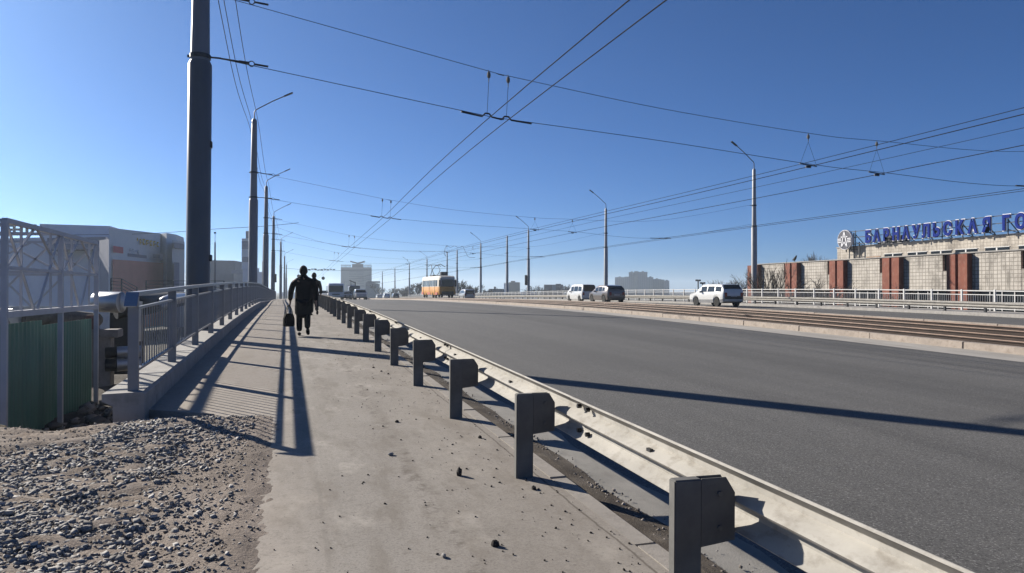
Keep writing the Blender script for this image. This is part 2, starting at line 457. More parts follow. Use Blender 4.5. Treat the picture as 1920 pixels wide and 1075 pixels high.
# the earth bench in fine mesh: sand and soil around the gravel
def bench_z(x, y):
    z = zg(y)
    z += .045 * h2(x, y) + .02 * h2(x * 3, y * 3, 2)
    z += .06 * math.exp(-((x + 1.3) ** 2 / .6 + (y - 8.0) ** 2 / .5))       # heap at the kerb end
    z += .02 * math.exp(-((x + 3.0) ** 2 / 1.6 + (y - 6.0) ** 2 / 2.5))
    if x > -.85:
        t = min(1, (x + .85) / .45); edge = zg(y) + .022 - max(0, (x + .30)) * .14 + .005 * h2(x * 9, y * 3)
        z = z * (1 - t) + edge * t
    if y > 8.6 and x > -1.6: z -= .13 * min(1, (y - 8.6) / .9)
    e = 8.75 + .28 * math.sin(x * 1.3 + .5) + .16 * math.sin(x * 3.7 + 1) + .08 * math.sin(x * 9)
    if x > -1.6: e = 9.55
    t = min(1, max(0, (y - e) / (1.25 if x < -1.6 else 3))); t = t * t * (3 - 2 * t)
    return z * (1 - t) + (-1.12) * t
m = MB()
rows = []
BX = [-10 + i * .11 for i in range(83)] + [-.87 + .03 * i for i in range(34)]
for j in range(0, 211):
    y = -2 + j * .063
    rows.append([(x, y, bench_z(x, y) + ((.012 if x < -.9 else .0035) * RNG.standard_normal())) for x in BX])
m.loft(rows, cap=False, close=False)
m.build('earth_bench', SAND, smooth=70, kind='structure')
# dark soil in the pit in front of the fence
m = MB(); rows = []
for j in range(40):
    y = 9.9 + j * .42
    rows.append([(x, y, -1.06 + .10 * h2(x * 1.2, y * 1.1) + .03 * h2(x * 5, y * 4)) for x in [-16 + i * .4 for i in range(36)]])
m.loft(rows, cap=False, close=False); m.build('pit_soil', SOIL, smooth=70, kind='structure')

# crushed stone
def stones(name, n, sampler, size, mat, seed, flat=.6, **k):
    rg = np.random.default_rng(seed)
    P = []
    while len(P) < n:
        p = sampler(rg)
        if p is not None: P.append(p)
    P = np.array(P)
    base = np.array([[x, y, z] for z in (-1, 1) for y in (-1, 1) for x in (-1, 1)], float)
    q = np.array([[0, 2, 3, 1], [4, 5, 7, 6], [0, 1, 5, 4], [2, 6, 7, 3], [0, 4, 6, 2], [1, 3, 7, 5]])
    s = size * np.minimum(2.1, np.exp(rg.normal(0, .45, (n, 1)))) * np.array([1, 1, 1])
    sh = np.stack([rg.uniform(.8, 1.25, n), rg.uniform(.6, 1.05, n), flat * rg.uniform(.6, 1.3, n)], 1)
    V = base[None] * (s * sh)[:, None, :] * .5
    V *= rg.uniform(.55, 1.15, V.shape)
    # random orientation
    a = rg.uniform(0, 2 * np.pi, n); b = rg.normal(0, .35, n); c = rg.normal(0, .35, n)
    ca, sa, cb, sb, cc, scn = np.cos(a), np.sin(a), np.cos(b), np.sin(b), np.cos(c), np.sin(c)
    Rz = np.zeros((n, 3, 3)); Rz[:, 0, 0] = ca; Rz[:, 0, 1] = -sa; Rz[:, 1, 0] = sa; Rz[:, 1, 1] = ca; Rz[:, 2, 2] = 1
    Ry = np.zeros((n, 3, 3)); Ry[:, 0, 0] = cb; Ry[:, 0, 2] = sb; Ry[:, 2, 0] = -sb; Ry[:, 2, 2] = cb; Ry[:, 1, 1] = 1
    Rx = np.zeros((n, 3, 3)); Rx[:, 1, 1] = cc; Rx[:, 1, 2] = -scn; Rx[:, 2, 1] = scn; Rx[:, 2, 2] = cc; Rx[:, 0, 0] = 1
    V = np.einsum('nij,nkj->nki', Rz @ Ry @ Rx, V)
    V += P[:, None, :]; V[:, :, 2] += (s[:, 0] * .10)[:, None]
    V = V.reshape(-1, 3)
    F = (q[None] + (np.arange(n) * 8)[:, None, None]).reshape(-1)
    me = bpy.data.meshes.new(name); me.vertices.add(len(V)); me.vertices.foreach_set('co', V.ravel())
    me.loops.add(len(F)); me.loops.foreach_set('vertex_index', F.astype(np.int32))
    nf = len(F) // 4; me.polygons.add(nf)
    me.polygons.foreach_set('loop_start', (np.arange(nf) * 4).astype(np.int32))
    me.update(calc_edges=True); me.materials.append(mat)
    return put(name, me, **k)
def gdens(x, y):
    d = .42 + .6 * h2(x * .8 + 1, y * .8) + .35 * h2(x * 2.1, y * 2.3, 4)
    d += .6 * math.exp(-((x + 2.0) ** 2 / 1.5 + (y - 5.0) ** 2 / 6))
    if x > -.9: d *= max(.06, (-.25 - x) / .65 * .6)
    if x < -2.6 - .1 * y * .3: d *= .75
    lim = 6.7 + .5 * math.sin(x * 2.1) + .35 * (x + 2.2)
    if x < -1.75 and y > lim: d *= max(.03, 1 - (y - lim) * 1.6)
    return d
def samp_g(rg):
    x = rg.uniform(-5.0, -.3); y = 1.6 + 7.6 * rg.uniform(0, 1) ** 1.1
    if rg.uniform(0, 1) > gdens(x, y): return None
    return (x, y, bench_z(x, y))
def samp_s(rg):
    x = rg.uniform(-6.0, -.16); y = 1.6 + 7.6 * rg.uniform(0, 1) ** 1.2
    if x > -.35 and rg.uniform(0, 1) > .35: return None
    return (x, y, bench_z(x, y))
stones('gravel', 30000, samp_g, .022, STONE, 3, kind='stuff', label='grey crushed stone heaped left of the pavement', cat='gravel')
stones('fine_gravel', 34000, samp_s, .011, STONEB, 4, kind='stuff', label='fine brown stones and grit in the sand beside the pavement', cat='gravel')
def samp_w(rg):
    x = rg.uniform(-.1, 1.95); y = 1.8 + 26 * rg.uniform(0, 1) ** 1.7
    if rg.uniform(0, 1) > .10 + .9 * max(0, (x - .5) / 1.4) ** 1.5: return None
    return (x, y, zg(y) + .002)
stones('pavement_grit', 900, samp_w, .007, CLODM, 5, flat=.9, kind='stuff', label='scattered dark grit on the dusty pavement near the guardrail', cat='grit')
def samp_d(rg):
    x = 2.10 + abs(rg.normal(.15, .10)); y = 1.5 + 30 * rg.uniform(0, 1) ** 1.5
    return (x, y, zg(y) - .10)
stones('gutter_grit', 6000, samp_d, .011, STONEB, 6, flat=.9, kind='stuff', label='loose grit lying in the gutter under the guardrail', cat='grit')

# ------------------------------------------------------------------ kerbs (stones are pieces of the kerb)
def kerb(name, x0, x1, dz, h, mat, length, y0, y1, jitter=.006, far_from=130):
    root = empty(name, (0, 0, 0), kind='structure')
    y = y0; meshes = []
    for v in range(4):
        mm = MB(); mm.box((0, 0, 0), (x1 - x0, length - .018, h)); meshes.append(mm.mesh('kerb_stone', mat, bevel=.012))
    n = 0
    while y < min(y1, far_from):
        yc = y + length / 2; sl = math.atan((zg(yc + .5) - zg(yc - .5)))
        put('kerb_stone', meshes[n % 4], root, ((x0 + x1) / 2 + random.uniform(-jitter, jitter), yc, zg(yc) + dz - h / 2 + random.uniform(-jitter, jitter)), (sl, random.uniform(-.01, .01), random.uniform(-.004, .004)))
        y += length; n += 1
    if y < y1:
        mm = MB(); ys = ysteps(y, y1)
        mm.loft([[(x0, q, zg(q) + dz - h), (x1, q, zg(q) + dz - h), (x1, q, zg(q) + dz), (x0, q, zg(q) + dz)] for q in ys])
        mm.build('far_kerb', mat, root, kind='stuff')
    return root
kerb('walk_kerb', 1.965, 2.115, .004, .36, KERBW, 1.5, YB, 330, far_from=60)
kerb('median_kerb', 15.6, 15.85, .045, .34, KERB, 3.0, 2, YE, .010)
kerb('far_median_kerb', 22.66, 22.92, .08, .44, KERB, 3.0, 10, YE, .012, far_from=150)

# tram rails
for i, x in enumerate((16.45, 17.97, 19.85, 21.37)):
    m = MB(); ys = ysteps(YB, YE)
    m.loft([[(x - .07, y, zg(y) - .08), (x + .07, y, zg(y) - .08), (x + .02, y, zg(y) - .05), (x + .02, y, zg(y) + .06), (x + .045, y, zg(y) + .065), (x + .045, y, zg(y) + .095),
             (x - .045, y, zg(y) + .095), (x - .045, y, zg(y) + .065), (x - .02, y, zg(y) + .06), (x - .02, y, zg(y) - .05)] for y in ys])
    h_ = MB(); h_.loft([[(x - .046, y, zg(y) + .090), (x + .046, y, zg(y) + .090), (x + .04, y, zg(y) + .108), (x - .04, y, zg(y) + .108)] for y in ys])
    hd = None
    rr_ = m.build('tram_rail', RAILD, label=['rusty tram rail nearest the pale median kerb', 'second rusty tram rail counted from the pale median kerb', 'third rusty tram rail counted from the pale median kerb', 'fourth rusty tram rail, beside the far carriageway'][i], cat='rail', group='tram rails in the median')
    h_.build('rail_head', RAILM, rr_)

# ------------------------------------------------------------------ guardrails
def wprofile(x, z0, sgn=1):
    p = [(.014, .004), (.002, .014), (.062, .052), (.083, .075), (.083, .105), (.012, .140), (.0, .156), (.012, .172), (.083, .207), (.083, .237), (.062, .26), (.002, .298), (.012, .307)]
    a = [(x + sgn * q[0], z0 + q[1]) for q in p]; b = [(x + sgn * (q[0] + .005), z0 + q[1]) for q in p]
    return a + b[::-1]
def guard_mesh_post(h, w=.14, d=.062):
    m = MB()
    # folded channel: web facing the traffic along the road, lips on the sides
    m.bb(0, w, 0, d, -.3, h)
    return m
gr = empty('guardrail', (1.71, 5.55, 0), label='dusty galvanised guardrail between the pavement and the near carriageway', cat='guardrail')
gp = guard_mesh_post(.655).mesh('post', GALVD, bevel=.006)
mm = MB(); zb, zt = .335, .655
for y in (0.004, .052):
    mm.add([(.14, y, zb), (.14, y, zt), (.27, y, zt), (.318, y, zt - .075), (.318, y, zb + .02)] + [(.14, y + .006, zb), (.14, y + .006, zt), (.27, y + .006, zt), (.318, y + .006, zt - .075), (.318, y + .006, zb + .02)],
           [(0, 1, 2, 3, 4), (9, 8, 7, 6, 5), (0, 5, 6, 1), (1, 6, 7, 2), (2, 7, 8, 3), (3, 8, 9, 4), (4, 9, 5, 0)])
mm.bb(.312, .318, .010, .052, zb + .03, zt - .08)
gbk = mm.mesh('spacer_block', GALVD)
mm = MB(); mm.cyl((0, -.012, 0), (0, .0, 0), .013, n=6); gbolt = mm.mesh('bolt', GALVD)
mm = MB(); mm.cyl((.012, 0, 0), (-.02, 0, 0), .017, n=6); jbolt = mm.mesh('bolt', DARKM)
NPOST = 56
for i in range(-2, NPOST):
    y = 5.55 + 2.48 * i
    p = put('post', gp, gr, (0, y - 5.55, zg(y) + random.uniform(-.006, .006)), (random.uniform(-.008, .008), random.uniform(-.008, .008), random.uniform(-.02, .02)))
    b = put('spacer_block', gbk, p)
    if i < 6:
        for z in (.42, .58): put('bolt', gbolt, b, (.235, .004, z))
ya = 5.55 - 2.48 * 2 - .6
k = 0
while ya < 5.55 + 2.48 * NPOST:
    yb = ya + 4.96; m = MB(); ys = np.linspace(ya, yb + .28, 9)
    off = .006 if k % 2 else 0.0
    rings = [[(px_ - 1.71, y - 5.55, pz) for px_, pz in wprofile(2.035 + off, zg(y) + .372)] for y in ys]
    m.loft(rings)
    bm_ = m.build('beam', GALV, gr, smooth=40)
    if yb < 40:
        for dy in (.06, .22):
            for dz in (.065, .245):
                y = yb + dy; put('bolt', jbolt, bm_, (2.035 + .055 - 1.71, y - 5.55, zg(y) + .372 + dz))
    ya = yb; k += 1
# reflectors on the beam
for y in (4.0, 6.9, 9.4, 12.0):
    mm = MB(); mm.box((2.035 + .03 - 1.71, y - 5.55, zg(y) + .372 + .18), (.02, .05, .03)); mm.build('reflector', DARKM, gr)

# far guardrail (seen from the traffic side)
fg = empty('guardrail', (33.45, 25, 0), label='pale low guardrail along the far side of the right carriageway', cat='guardrail')
m = MB(); m.bb(-.03, .07, -.05, .05, -.02, .62); fpost = m.mesh('post', DARKM)
y = 12.0
while y < 260:
    put('post', fpost, fg, (.08, y - 25, zg(y) + ZR + .0)); y += 2.4
y = 12.0
while y < 260:
    m = MB(); ys = np.linspace(y, y + 9.6, 6)
    m.loft([[(px_, q - 25, pz) for px_, pz in wprofile(.05, zg(q) + ZR + .38, -1)] for q in ys])
    m.build('beam', GALV, fg, smooth=40); y += 9.6

# ------------------------------------------------------------------ left railing on its concrete curb
def curb_h(y):
    if y < 46: return .25
    t = min(1, (y - 46) / 30); return .25 * (1 - t) + .0 * t
RX = -1.68
m = MB(); rings = []
for y in [9.15] + [10 + i * 1.0 for i in range(40)] + [52 + 4 * i for i in range(30)]:
    t = zg(y) + curb_h(y) + random.uniform(-.004, .004)
    rings.append([(-1.97, y, t - .01), (-1.97, y, t - .09), (-1.86, y, t - .15), (-1.86, y, t - 1.3), (-1.55, y, t - 1.3), (-1.54, y, t - .03), (-1.57, y, t)])
m.loft(rings)
cur = m.build('railing_curb', CONC, smooth=30, label='pale concrete curb wall carrying the grey railing on the left', cat='curb')
rl = empty('railing', (RX, 9.3, 0), label='grey steel railing with thin bars along the left of the pavement', cat='railing')
mm = MB(); mm.bb(-.055, .055, -.03, .03, 0, 1.08); rpost = mm.mesh('post', STEEL, bevel=.004)
mm = MB(); mm.bb(-.006, .006, -.011, .011, 0, .695); rbal = mm.mesh('baluster', STEEL)
SP = 2.93; NB = 34; nb_ind = 0
farbal = MB()
def rz_(y): return zg(y) + curb_h(y)
for i in range(NB + 1):
    y = 9.3 + SP * i
    put('post', rpost, rl, (0, y - 9.3, rz_(y) - .01))
    if i == NB: break
    y2 = y + SP
    m = MB(); m.bar((0, y - 9.3 - .03, rz_(y) + 1.095), (0, y2 - 9.3 - .03, rz_(y2) + 1.095), .115, .05); m.build('handrail', STEEL, rl, bevel=.008)
    m = MB(); m.bar((0, y - 9.3 + .03, rz_(y) + .93), (0, y2 - 9.3 - .03, rz_(y2) + .93), .045, .03); m.build('panel_rail', STEEL, rl)
    m = MB(); m.bar((0, y - 9.3 + .03, rz_(y) + .215), (0, y2 - 9.3 - .03, rz_(y2) + .215), .045, .03); m.build('panel_rail', STEEL, rl)
    nbal = 16
    for j in range(nbal):
        yy = y + .03 + (SP - .06) * (j + .5) / nbal
        zb_ = rz_(y) + (rz_(y2) - rz_(y)) * (yy - y) / SP + .225
        if nb_ind < 298:
            put('baluster', rbal, rl, (0, yy - 9.3, zb_)); nb_ind += 1
        else:
            farbal.bb(-.006, .006, yy - 9.3 - .011, yy - 9.3 + .011, zb_, zb_ + .695)
farbal.build('far_balusters', STEEL, rl, kind='stuff')
m = MB(); z0 = rz_(9.3)
Mx = Matrix.Rotation(R(52), 3, 'X')
m.box((0, -.115, z0 + 1.035), (.135, .20, .022), Mx); m.build('end_plate', M('polished_steel', (.72, .74, .78), .18, .9, var=.05), rl, bevel=.003)

# far-side fence of the bridge
ff = empty('bridge_fence', (35.6, 25, 0), label='pale grey railing along the far edge of the bridge', cat='railing')
mm = MB(); mm.bb(-.045, .045, -.045, .045, 0, 1.14); fp = mm.mesh('post', WHITEP)
mm = MB(); mm.bb(-.009, .009, -.009, .009, 0, .70); fb = mm.mesh('baluster', STEEL)
y = 22.0; nb2 = 0; fstuff = MB()
while y < 230:
    zb_ = zg(y) + ZR + .15
    put('post', fp, ff, (0, y - 25, zb_))
    y2 = y + 2.0; z2 = zg(y2) + ZR + .15
    for h, t in ((1.07, .055), (.86, .04), (.12, .04)):
        m = MB(); m.bar((0, y - 25 + .045, zb_ + h), (0, y2 - 25 - .045, z2 + h), t, t); m.build('rail', WHITEP, ff)
    for j in range(1, 14):
        yy = y + 2.0 * j / 14; zz = zb_ + (z2 - zb_) * j / 14 + .14
        if nb2 < 290: put('baluster', fb, ff, (0, yy - 25, zz)); nb2 += 1
        else: fstuff.bb(-.009, .009, yy - 25 - .009, yy - 25 + .009, zz, zz + .7)
    y = y2
fstuff.build('far_balusters', STEEL, ff, kind='stuff')

# ------------------------------------------------------------------ poles
def pole_mesh(h, hs, r0, r1, r2, mat, lowm=None):
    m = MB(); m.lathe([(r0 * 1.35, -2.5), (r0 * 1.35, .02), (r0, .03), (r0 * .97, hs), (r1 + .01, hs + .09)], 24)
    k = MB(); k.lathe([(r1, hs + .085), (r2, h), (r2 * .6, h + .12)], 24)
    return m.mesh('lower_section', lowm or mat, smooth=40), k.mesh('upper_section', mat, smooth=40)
def lamp_pole(name, x, y, zb, h, hs, side, lamp, label, group, thick=1.0, clamps=(), lean=0.0, arm=(1.9, 1.15), mat=None, lowm=None):
    t = empty(name, (x, y, zb), label=label, cat='pole', group=group)
    t.rotation_euler = (0, lean, 0)
    pa, pb = pole_mesh(h, hs, .285 * thick, .225 * thick, .165 * thick, mat or POLE, lowm)
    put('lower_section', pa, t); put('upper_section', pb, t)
    if lamp:
        m = MB(); pts = [(0, 0, h), (0, 0, h + .55), (side * .08, 0, h + .7), (side * .25, 0, h + .82), (side * arm[0] * .6, 0, h + .82 + arm[1] * .48), (side * arm[0], 0, h + .8 + arm[1] * .85)]
        m.tube(pts, .035, 8); a = m.build('lamp_arm', POLE, t, smooth=50)
        m = MB(); dirv = Vector((arm[0] * side, 0, arm[1] * .85)).normalized()
        p0 = Vector(pts[-1]) - dirv * .1
        m.bar(p0, p0 + dirv * .62, .22, .08); m.build('lamp_head', DARKM, a, bevel=.02)
    for z, s_ in clamps:
        r = (.285 if z < hs else .225) * thick * 1.02
        m = MB(); m.lathe([(r, -.05), (r + .018, -.05), (r + .018, .05), (r, .05)], 20, (0, 0, z))
        m.bar((0, -.03, z), (s_ * (r + .26), -.03, z), .035, .035); m.bar((0, .03, z), (-s_ * (r + .07), .03, z), .04, .06)
        m.build('clamp', DARKM, t, smooth=40)
    return t
ORD = ['nearest', 'second', 'third', 'fourth', 'fifth', 'sixth', 'seventh', 'eighth', 'ninth', 'tenth', 'eleventh', 'twelfth']
LY = [19.7, 50.6, 81.0, 111.0, 160.0, 215.0, 270.0]
LXS = [-2.14, -2.2, -2.25, -2.1, -1.5, -1.0, -.6]
LPH = 11.75
for i, (x, y) in enumerate(zip(LXS, LY)):
    lab = ('thick dark pole nearest the camera, rising out of the picture', 'second lamp pole behind the left railing', 'third lamp pole behind the left railing', 'fourth lamp pole behind the left railing with a signal box',
           'fifth lamp pole in the left row, beyond the railing', 'sixth far lamp pole in the left row', 'last and smallest lamp pole of the left row')[i]
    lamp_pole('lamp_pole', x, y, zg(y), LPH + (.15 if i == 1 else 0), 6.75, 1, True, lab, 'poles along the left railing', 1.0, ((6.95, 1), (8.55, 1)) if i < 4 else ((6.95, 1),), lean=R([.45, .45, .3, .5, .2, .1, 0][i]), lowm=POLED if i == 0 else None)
# plain pole between the third and the fourth
lamp_pole('catenary_pole', -3.1, 104, zg(104), 8.3, 5, 1, False, 'plain pole without lamp just behind the third left lamp pole', 'poles along the left railing', .8)
RP = [(22.2, 1), (52.4, 1), (82.0, 1), (112.0, 1), (124.0, 0), (142.5, 1), (164.0, 0), (175.0, 0), (202.0, 1), (233.0, 1), (266.0, 0), (303.0, 0)]
for i, (y, l) in enumerate(RP):
    if i == 0: lab = 'lamp pole on the far side standing outside the right edge of the picture'
    else: lab = ORD[i - 1] + (' lamp pole' if l else ' plain pole') + ' along the far bridge railing, counted from the right'
    lamp_pole('lamp_pole' if l else 'catenary_pole', 36.55, y, zg(y) + ZR + .1, 10.9, 6.2, -1, bool(l), lab, 'poles along the far bridge railing', .82, ((6.3, -1), (8.0, -1)), arm=(1.7, 1.35), mat=POLER)
# signal boxes and small fittings hung on poles
m = MB(); m.bb(.18, .52, -.25, .05, 2.4, 3.6); m.bb(.1, .2, -.1, 0, 2.6, 2.7); m.bb(.1, .2, -.1, 0, 3.3, 3.4)
put('traffic_light', m.mesh('traffic_light', DARKM, bevel=.02), None, (-2.1, 111, zg(111)), label='dark traffic light box on the fourth left lamp pole', cat='traffic light')
m = MB(); m.bb(-.62, -.28, -.2, .05, 2.3, 3.9); m.bb(-.3, -.1, -.1, 0, 2.6, 2.7); m.bb(-.3, -.1, -.1, 0, 3.5, 3.6)
put('traffic_light', m.mesh('traffic_light', DARKM, bevel=.02), None, (36.55, 112, zg(112) + ZR), label='dark traffic light box on the third lamp pole of the far railing', cat='traffic light')
for z, x_ in ((4.6, .26), (3.7, .3), (2.1, .26)):
    pass
m = MB(); m.bb(.2, .34, -.1, .06, 0, .16)
for zz, lab in ((4.7, 'upper small junction box on the nearest dark pole'), (1.9, 'lower small junction box on the nearest dark pole')):
    put('junction_box', m.mesh('junction_box', DARKM, bevel=.01), None, (-2.14, 19.7, zg(20) + zz), label=lab, cat='box')

# ------------------------------------------------------------------ overhead wires
def catm(pts, n=8):
    P = [Vector(p) for p in pts]; out = []
    for i in range(len(P) - 1):
        a = P[max(i - 1, 0)]; b = P[i]; c = P[i + 1]; d = P[min(i + 2, len(P) - 1)]
        for k in range(n):
            t = k / n
            out.append(.5 * ((2 * b) + (c - a) * t + (2 * a - 5 * b + 4 * c - d) * t * t + (3 * b - a - 3 * c + d) * t ** 3))
    out.append(P[-1]); return out
def wire(name, pts, r, label, parent=None, group=None, cat='wire', smooth=True):
    m = MB(); m.tube(catm(pts) if smooth else pts, r, 6)
    if parent is not None: return m.build(name, WIREM, parent)
    return m.build(name, WIREM, None, label=label, cat=cat, group=group)
# contact wires
def cw(xs_):
    return [(x, y, z) for (x, y, z) in xs_]
tA = [(5.55, -14, 6.2), (5.36, 20.8, 6.42), (6.1, 51, 6.5), (6.2, 81, 6.18), (6.4, 111, 5.85), (6.8, 160, 5.3), (7.2, 215, 4.7), (7.6, 300, 3.8)]
tB = [(p[0] + .58, p[1], p[2]) for p in tA]
wire('contact_wire', tA, .012, 'left one of the two trolley wires above the near carriageway', group='trolley wires over the near carriageway')
wire('contact_wire', tB, .012, 'right one of the two trolley wires above the near carriageway', group='trolley wires over the near carriageway')
def tram_pts(x): return [(x - .2, -10, 5.9), (x, 21.6, 5.75), (x + .6, 51.6, 6.0), (x + .3, 82, 5.85), (x + .5, 112, 5.55), (x + .4, 142, 5.2), (x + .6, 202, 4.6), (x + .6, 300, 3.6)]
wire('tram_wire', tram_pts(16.7), .012, 'lower tram wire above the nearer pair of rails', group='tram wires')
wire('tram_wire', [(p[0], p[1], p[2] - .1) for p in tram_pts(19.7)], .012, 'lower tram wire above the farther pair of rails', group='tram wires')
wire('messenger_wire', [(p[0] + .1, p[1], p[2] + (.18 if i % 1 == 0 else 0)) for i, p in enumerate(tram_pts(16.7))], .009, 'thin messenger wire just above the nearer tram wire', group='tram wires')
wire('messenger_wire', [(p[0] + .5, p[1], p[2] + .5) for i, p in enumerate(tram_pts(19.7))], .008, 'thin messenger wire high above the farther tram wire', group='tram wires')
fA = [(27.0, -5, 5.6), (27.3, 22, 5.55), (27.5, 52, 5.6), (27.5, 82, 5.45), (27.6, 112, 5.1), (27.6, 142, 4.8), (27.8, 202, 4.2), (28, 300, 3.2)]
wire('contact_wire', fA, .012, 'left one of the two trolley wires above the far carriageway', group='trolley wires over the far carriageway')
wire('contact_wire', [(p[0] + .6, p[1], p[2]) for p in fA], .012, 'right one of the two trolley wires above the far carriageway', group='trolley wires over the far carriageway')
# feeder cables along the left poles
for j, (dx, dz, lab) in enumerate(((.28, .15, 'right'), (-.05, -.15, 'middle'), (-.15, -.55, 'left'))):
    pts = []
    for i in range(len(LY)):
        a = Vector((LXS[i] + dx + .05, LY[i], zg(LY[i]) + LPH + dz - .1)); pts.append(a)
        if i < len(LY) - 1:
            b = Vector((LXS[i + 1] + dx + .05, LY[i + 1], zg(LY[i + 1]) + LPH + dz - .1)); mid = (a + b) / 2; mid.z -= .55 + .12 * j; pts.append(mid)
    pts = [Vector((LXS[0] + dx, -8, pts[0].z - .3))] + pts
    wire('feeder_cable', pts, .014, lab + ' one of the three cables running along the tops of the left poles', group='cables along the left pole tops')

def insul(m, a, d=(0, 0, -1), s=1.0):
    a = Vector(a); d = Vector(d).normalized()
    m.tube([a, a + d * .06 * s, a + d * .061 * s, a + d * .12 * s, a + d * .17 * s, a + d * .22 * s, a + d * .221 * s, a + d * .34 * s], [.012 * s, .014 * s, .04 * s, .055 * s, .055 * s, .04 * s, .014 * s, .012 * s], 8)
SPANLAB = ['nearest', 'second', 'third', 'fourth', 'fifth']
for k in range(4):
    y0, y1 = LY[k], RP[[0, 1, 2, 3][k]][0]
    lx = LXS[k]; dzk = [0, .1, -.1, -.4][k]
    yx = lambda x: y0 + (y1 - y0) * (x - lx) / (36.55 - lx)
    t = empty('span_wire', (lx, y0, zg(y0) + 6.95), label=SPANLAB[k] + ' pair of cross wires spanning the road from a left pole to a right pole', cat='span wires', group='cross wires over the road')
    o = Vector((lx, y0, zg(y0) + 6.95))
    c1, c2 = (tA[k + 1][0], tB[k + 1][0])
    zt_ = tA[k + 1][2]; zt2 = tram_pts(16.7)[k + 1][2]
    sl = lambda x: {}.get(x)
    lowp = [(lx + .3, o.z + .03), (c1, zt_ + .10), (c2, zt_ + .06), (11, zt_ - .2), (tram_pts(16.7)[k + 1][0], zt2 + .1), (tram_pts(19.7)[k + 1][0], zt2 - .0), (fA[k + 1][0], fA[k + 1][2] + .08), (36.3, zg(y1) + 6.35)]
    wire('lower_wire', [Vector((x, yx(x), z)) - o for x, z in lowp], .009, None, t)
    upp = [(lx + .3, zg(y0) + 8.55), (c1, zt_ + 1.38), (c2 + .0, zt_ + 1.3), (11, zt_ + .80), (16.7, zt_ + .46), (19.7, zt_ + .42), (fA[k + 1][0], zt_ + .55), (36.3, zg(y1) + 7.95)]
    wire('upper_wire', [Vector((x, yx(x), z)) - o for x, z in upp], .008, None, t)
    # trolley yoke: stiff bar with two raised clips
    m = MB()
    b0 = Vector((c1 - .75, yx(c1), zt_ + .17)) - o; b1 = Vector((c1, yx(c1), zt_ + .10)) - o; b2 = Vector((c2, yx(c2), zt_ + .06)) - o; b3 = Vector((c2 + .75, yx(c2), zt_ - .02)) - o
    up = Vector((0, 0, .07))
    dx_ = Vector((.1, 0, 0))
    m.tube([b0, b1 - dx_ * 1.4 - up * .3, b1 - dx_ * .6 + up, b1 + dx_ * .6 + up, b1 + dx_ * 1.4 - up * .3, b2 - dx_ * 1.4 - up * .3, b2 - dx_ * .6 + up, b2 + dx_ * .6 + up, b2 + dx_ * 1.4 - up * .3, b3], .026, 8)
    m.build('trolley_yoke', DARKM, t, smooth=50)
    for cc in (c1, c2):
        zt__ = zt_ + (.16 if cc == c1 else .12); ztop = zt_ + (1.38 if cc == c1 else 1.30)
        m = MB(); m.tube([Vector((cc, yx(cc), zt__)) - o, Vector((cc + .05, yx(cc), ztop - .3)) - o], .007, 5); m.build('hanger', WIREM, t)
        m = MB(); insul(m, Vector((cc + .05, yx(cc), ztop + .02)) - o); m.build('insulator', GALVD, t, smooth=40)
    for j, xx in enumerate((16.7, 19.7)):
        tx = tram_pts(xx)[k + 1][0]; z = zt2 + (.06 if j == 0 else -.05); ztop = zt_ + (.46 if j == 0 else .42)
        m = MB(); m.bar(Vector((tx - .34, yx(tx), z + .03)) - o, Vector((tx + .34, yx(tx), z - .03)) - o, .032, .032); m.bar(Vector((tx - .1, yx(tx), z - .06)) - o, Vector((tx + .1, yx(tx), z - .06)) - o, .035, .07); m.build('tram_clip', DARKM, t)
        m = MB(); insul(m, Vector((tx, yx(tx), ztop)) - o, s=.85); m.build('insulator', GALVD, t, smooth=40)
        m = MB()
        for s_ in (-.33, .33): m.tube([Vector((tx + s_, yx(tx), z)) - o, Vector((tx, yx(tx), ztop - .30)) - o], .0045, 5)
        m.build('hanger', WIREM, t)
    m = MB(); fx = fA[k + 1][0]; z = fA[k + 1][2] + .04; m.bar(Vector((fx - .6, yx(fx), z + .03)) - o, Vector((fx + 1.2, yx(fx), z + .03)) - o, .05, .05); m.build('trolley_yoke', DARKM, t)
    # strain insulators next to the left pole
    for z0_, zz in ((o.z + .03, 0), (zg(y0) + 8.55, 0)):
        a = Vector((lx + .5, yx(lx + .5), z0_ - .02)) - o
        m = MB(); m.tube([a, a + Vector((.45, 0, -.035)), a + Vector((.451, 0, -.035)), a + Vector((.7, 0, -.055))], [.022, .022, .034, .034], 8)
        m.tube([a + Vector((.75 + .07 * math.cos(q), 0, -.07 + .07 * math.sin(q))) for q in np.linspace(0, 6.28, 11)], .014, 6)
        m.tube([a + Vector((.83, 0, -.075)), a + Vector((1.15, 0, -.105))], .026, 8); m.build('strain_insulator', DARKM, t, smooth=50)
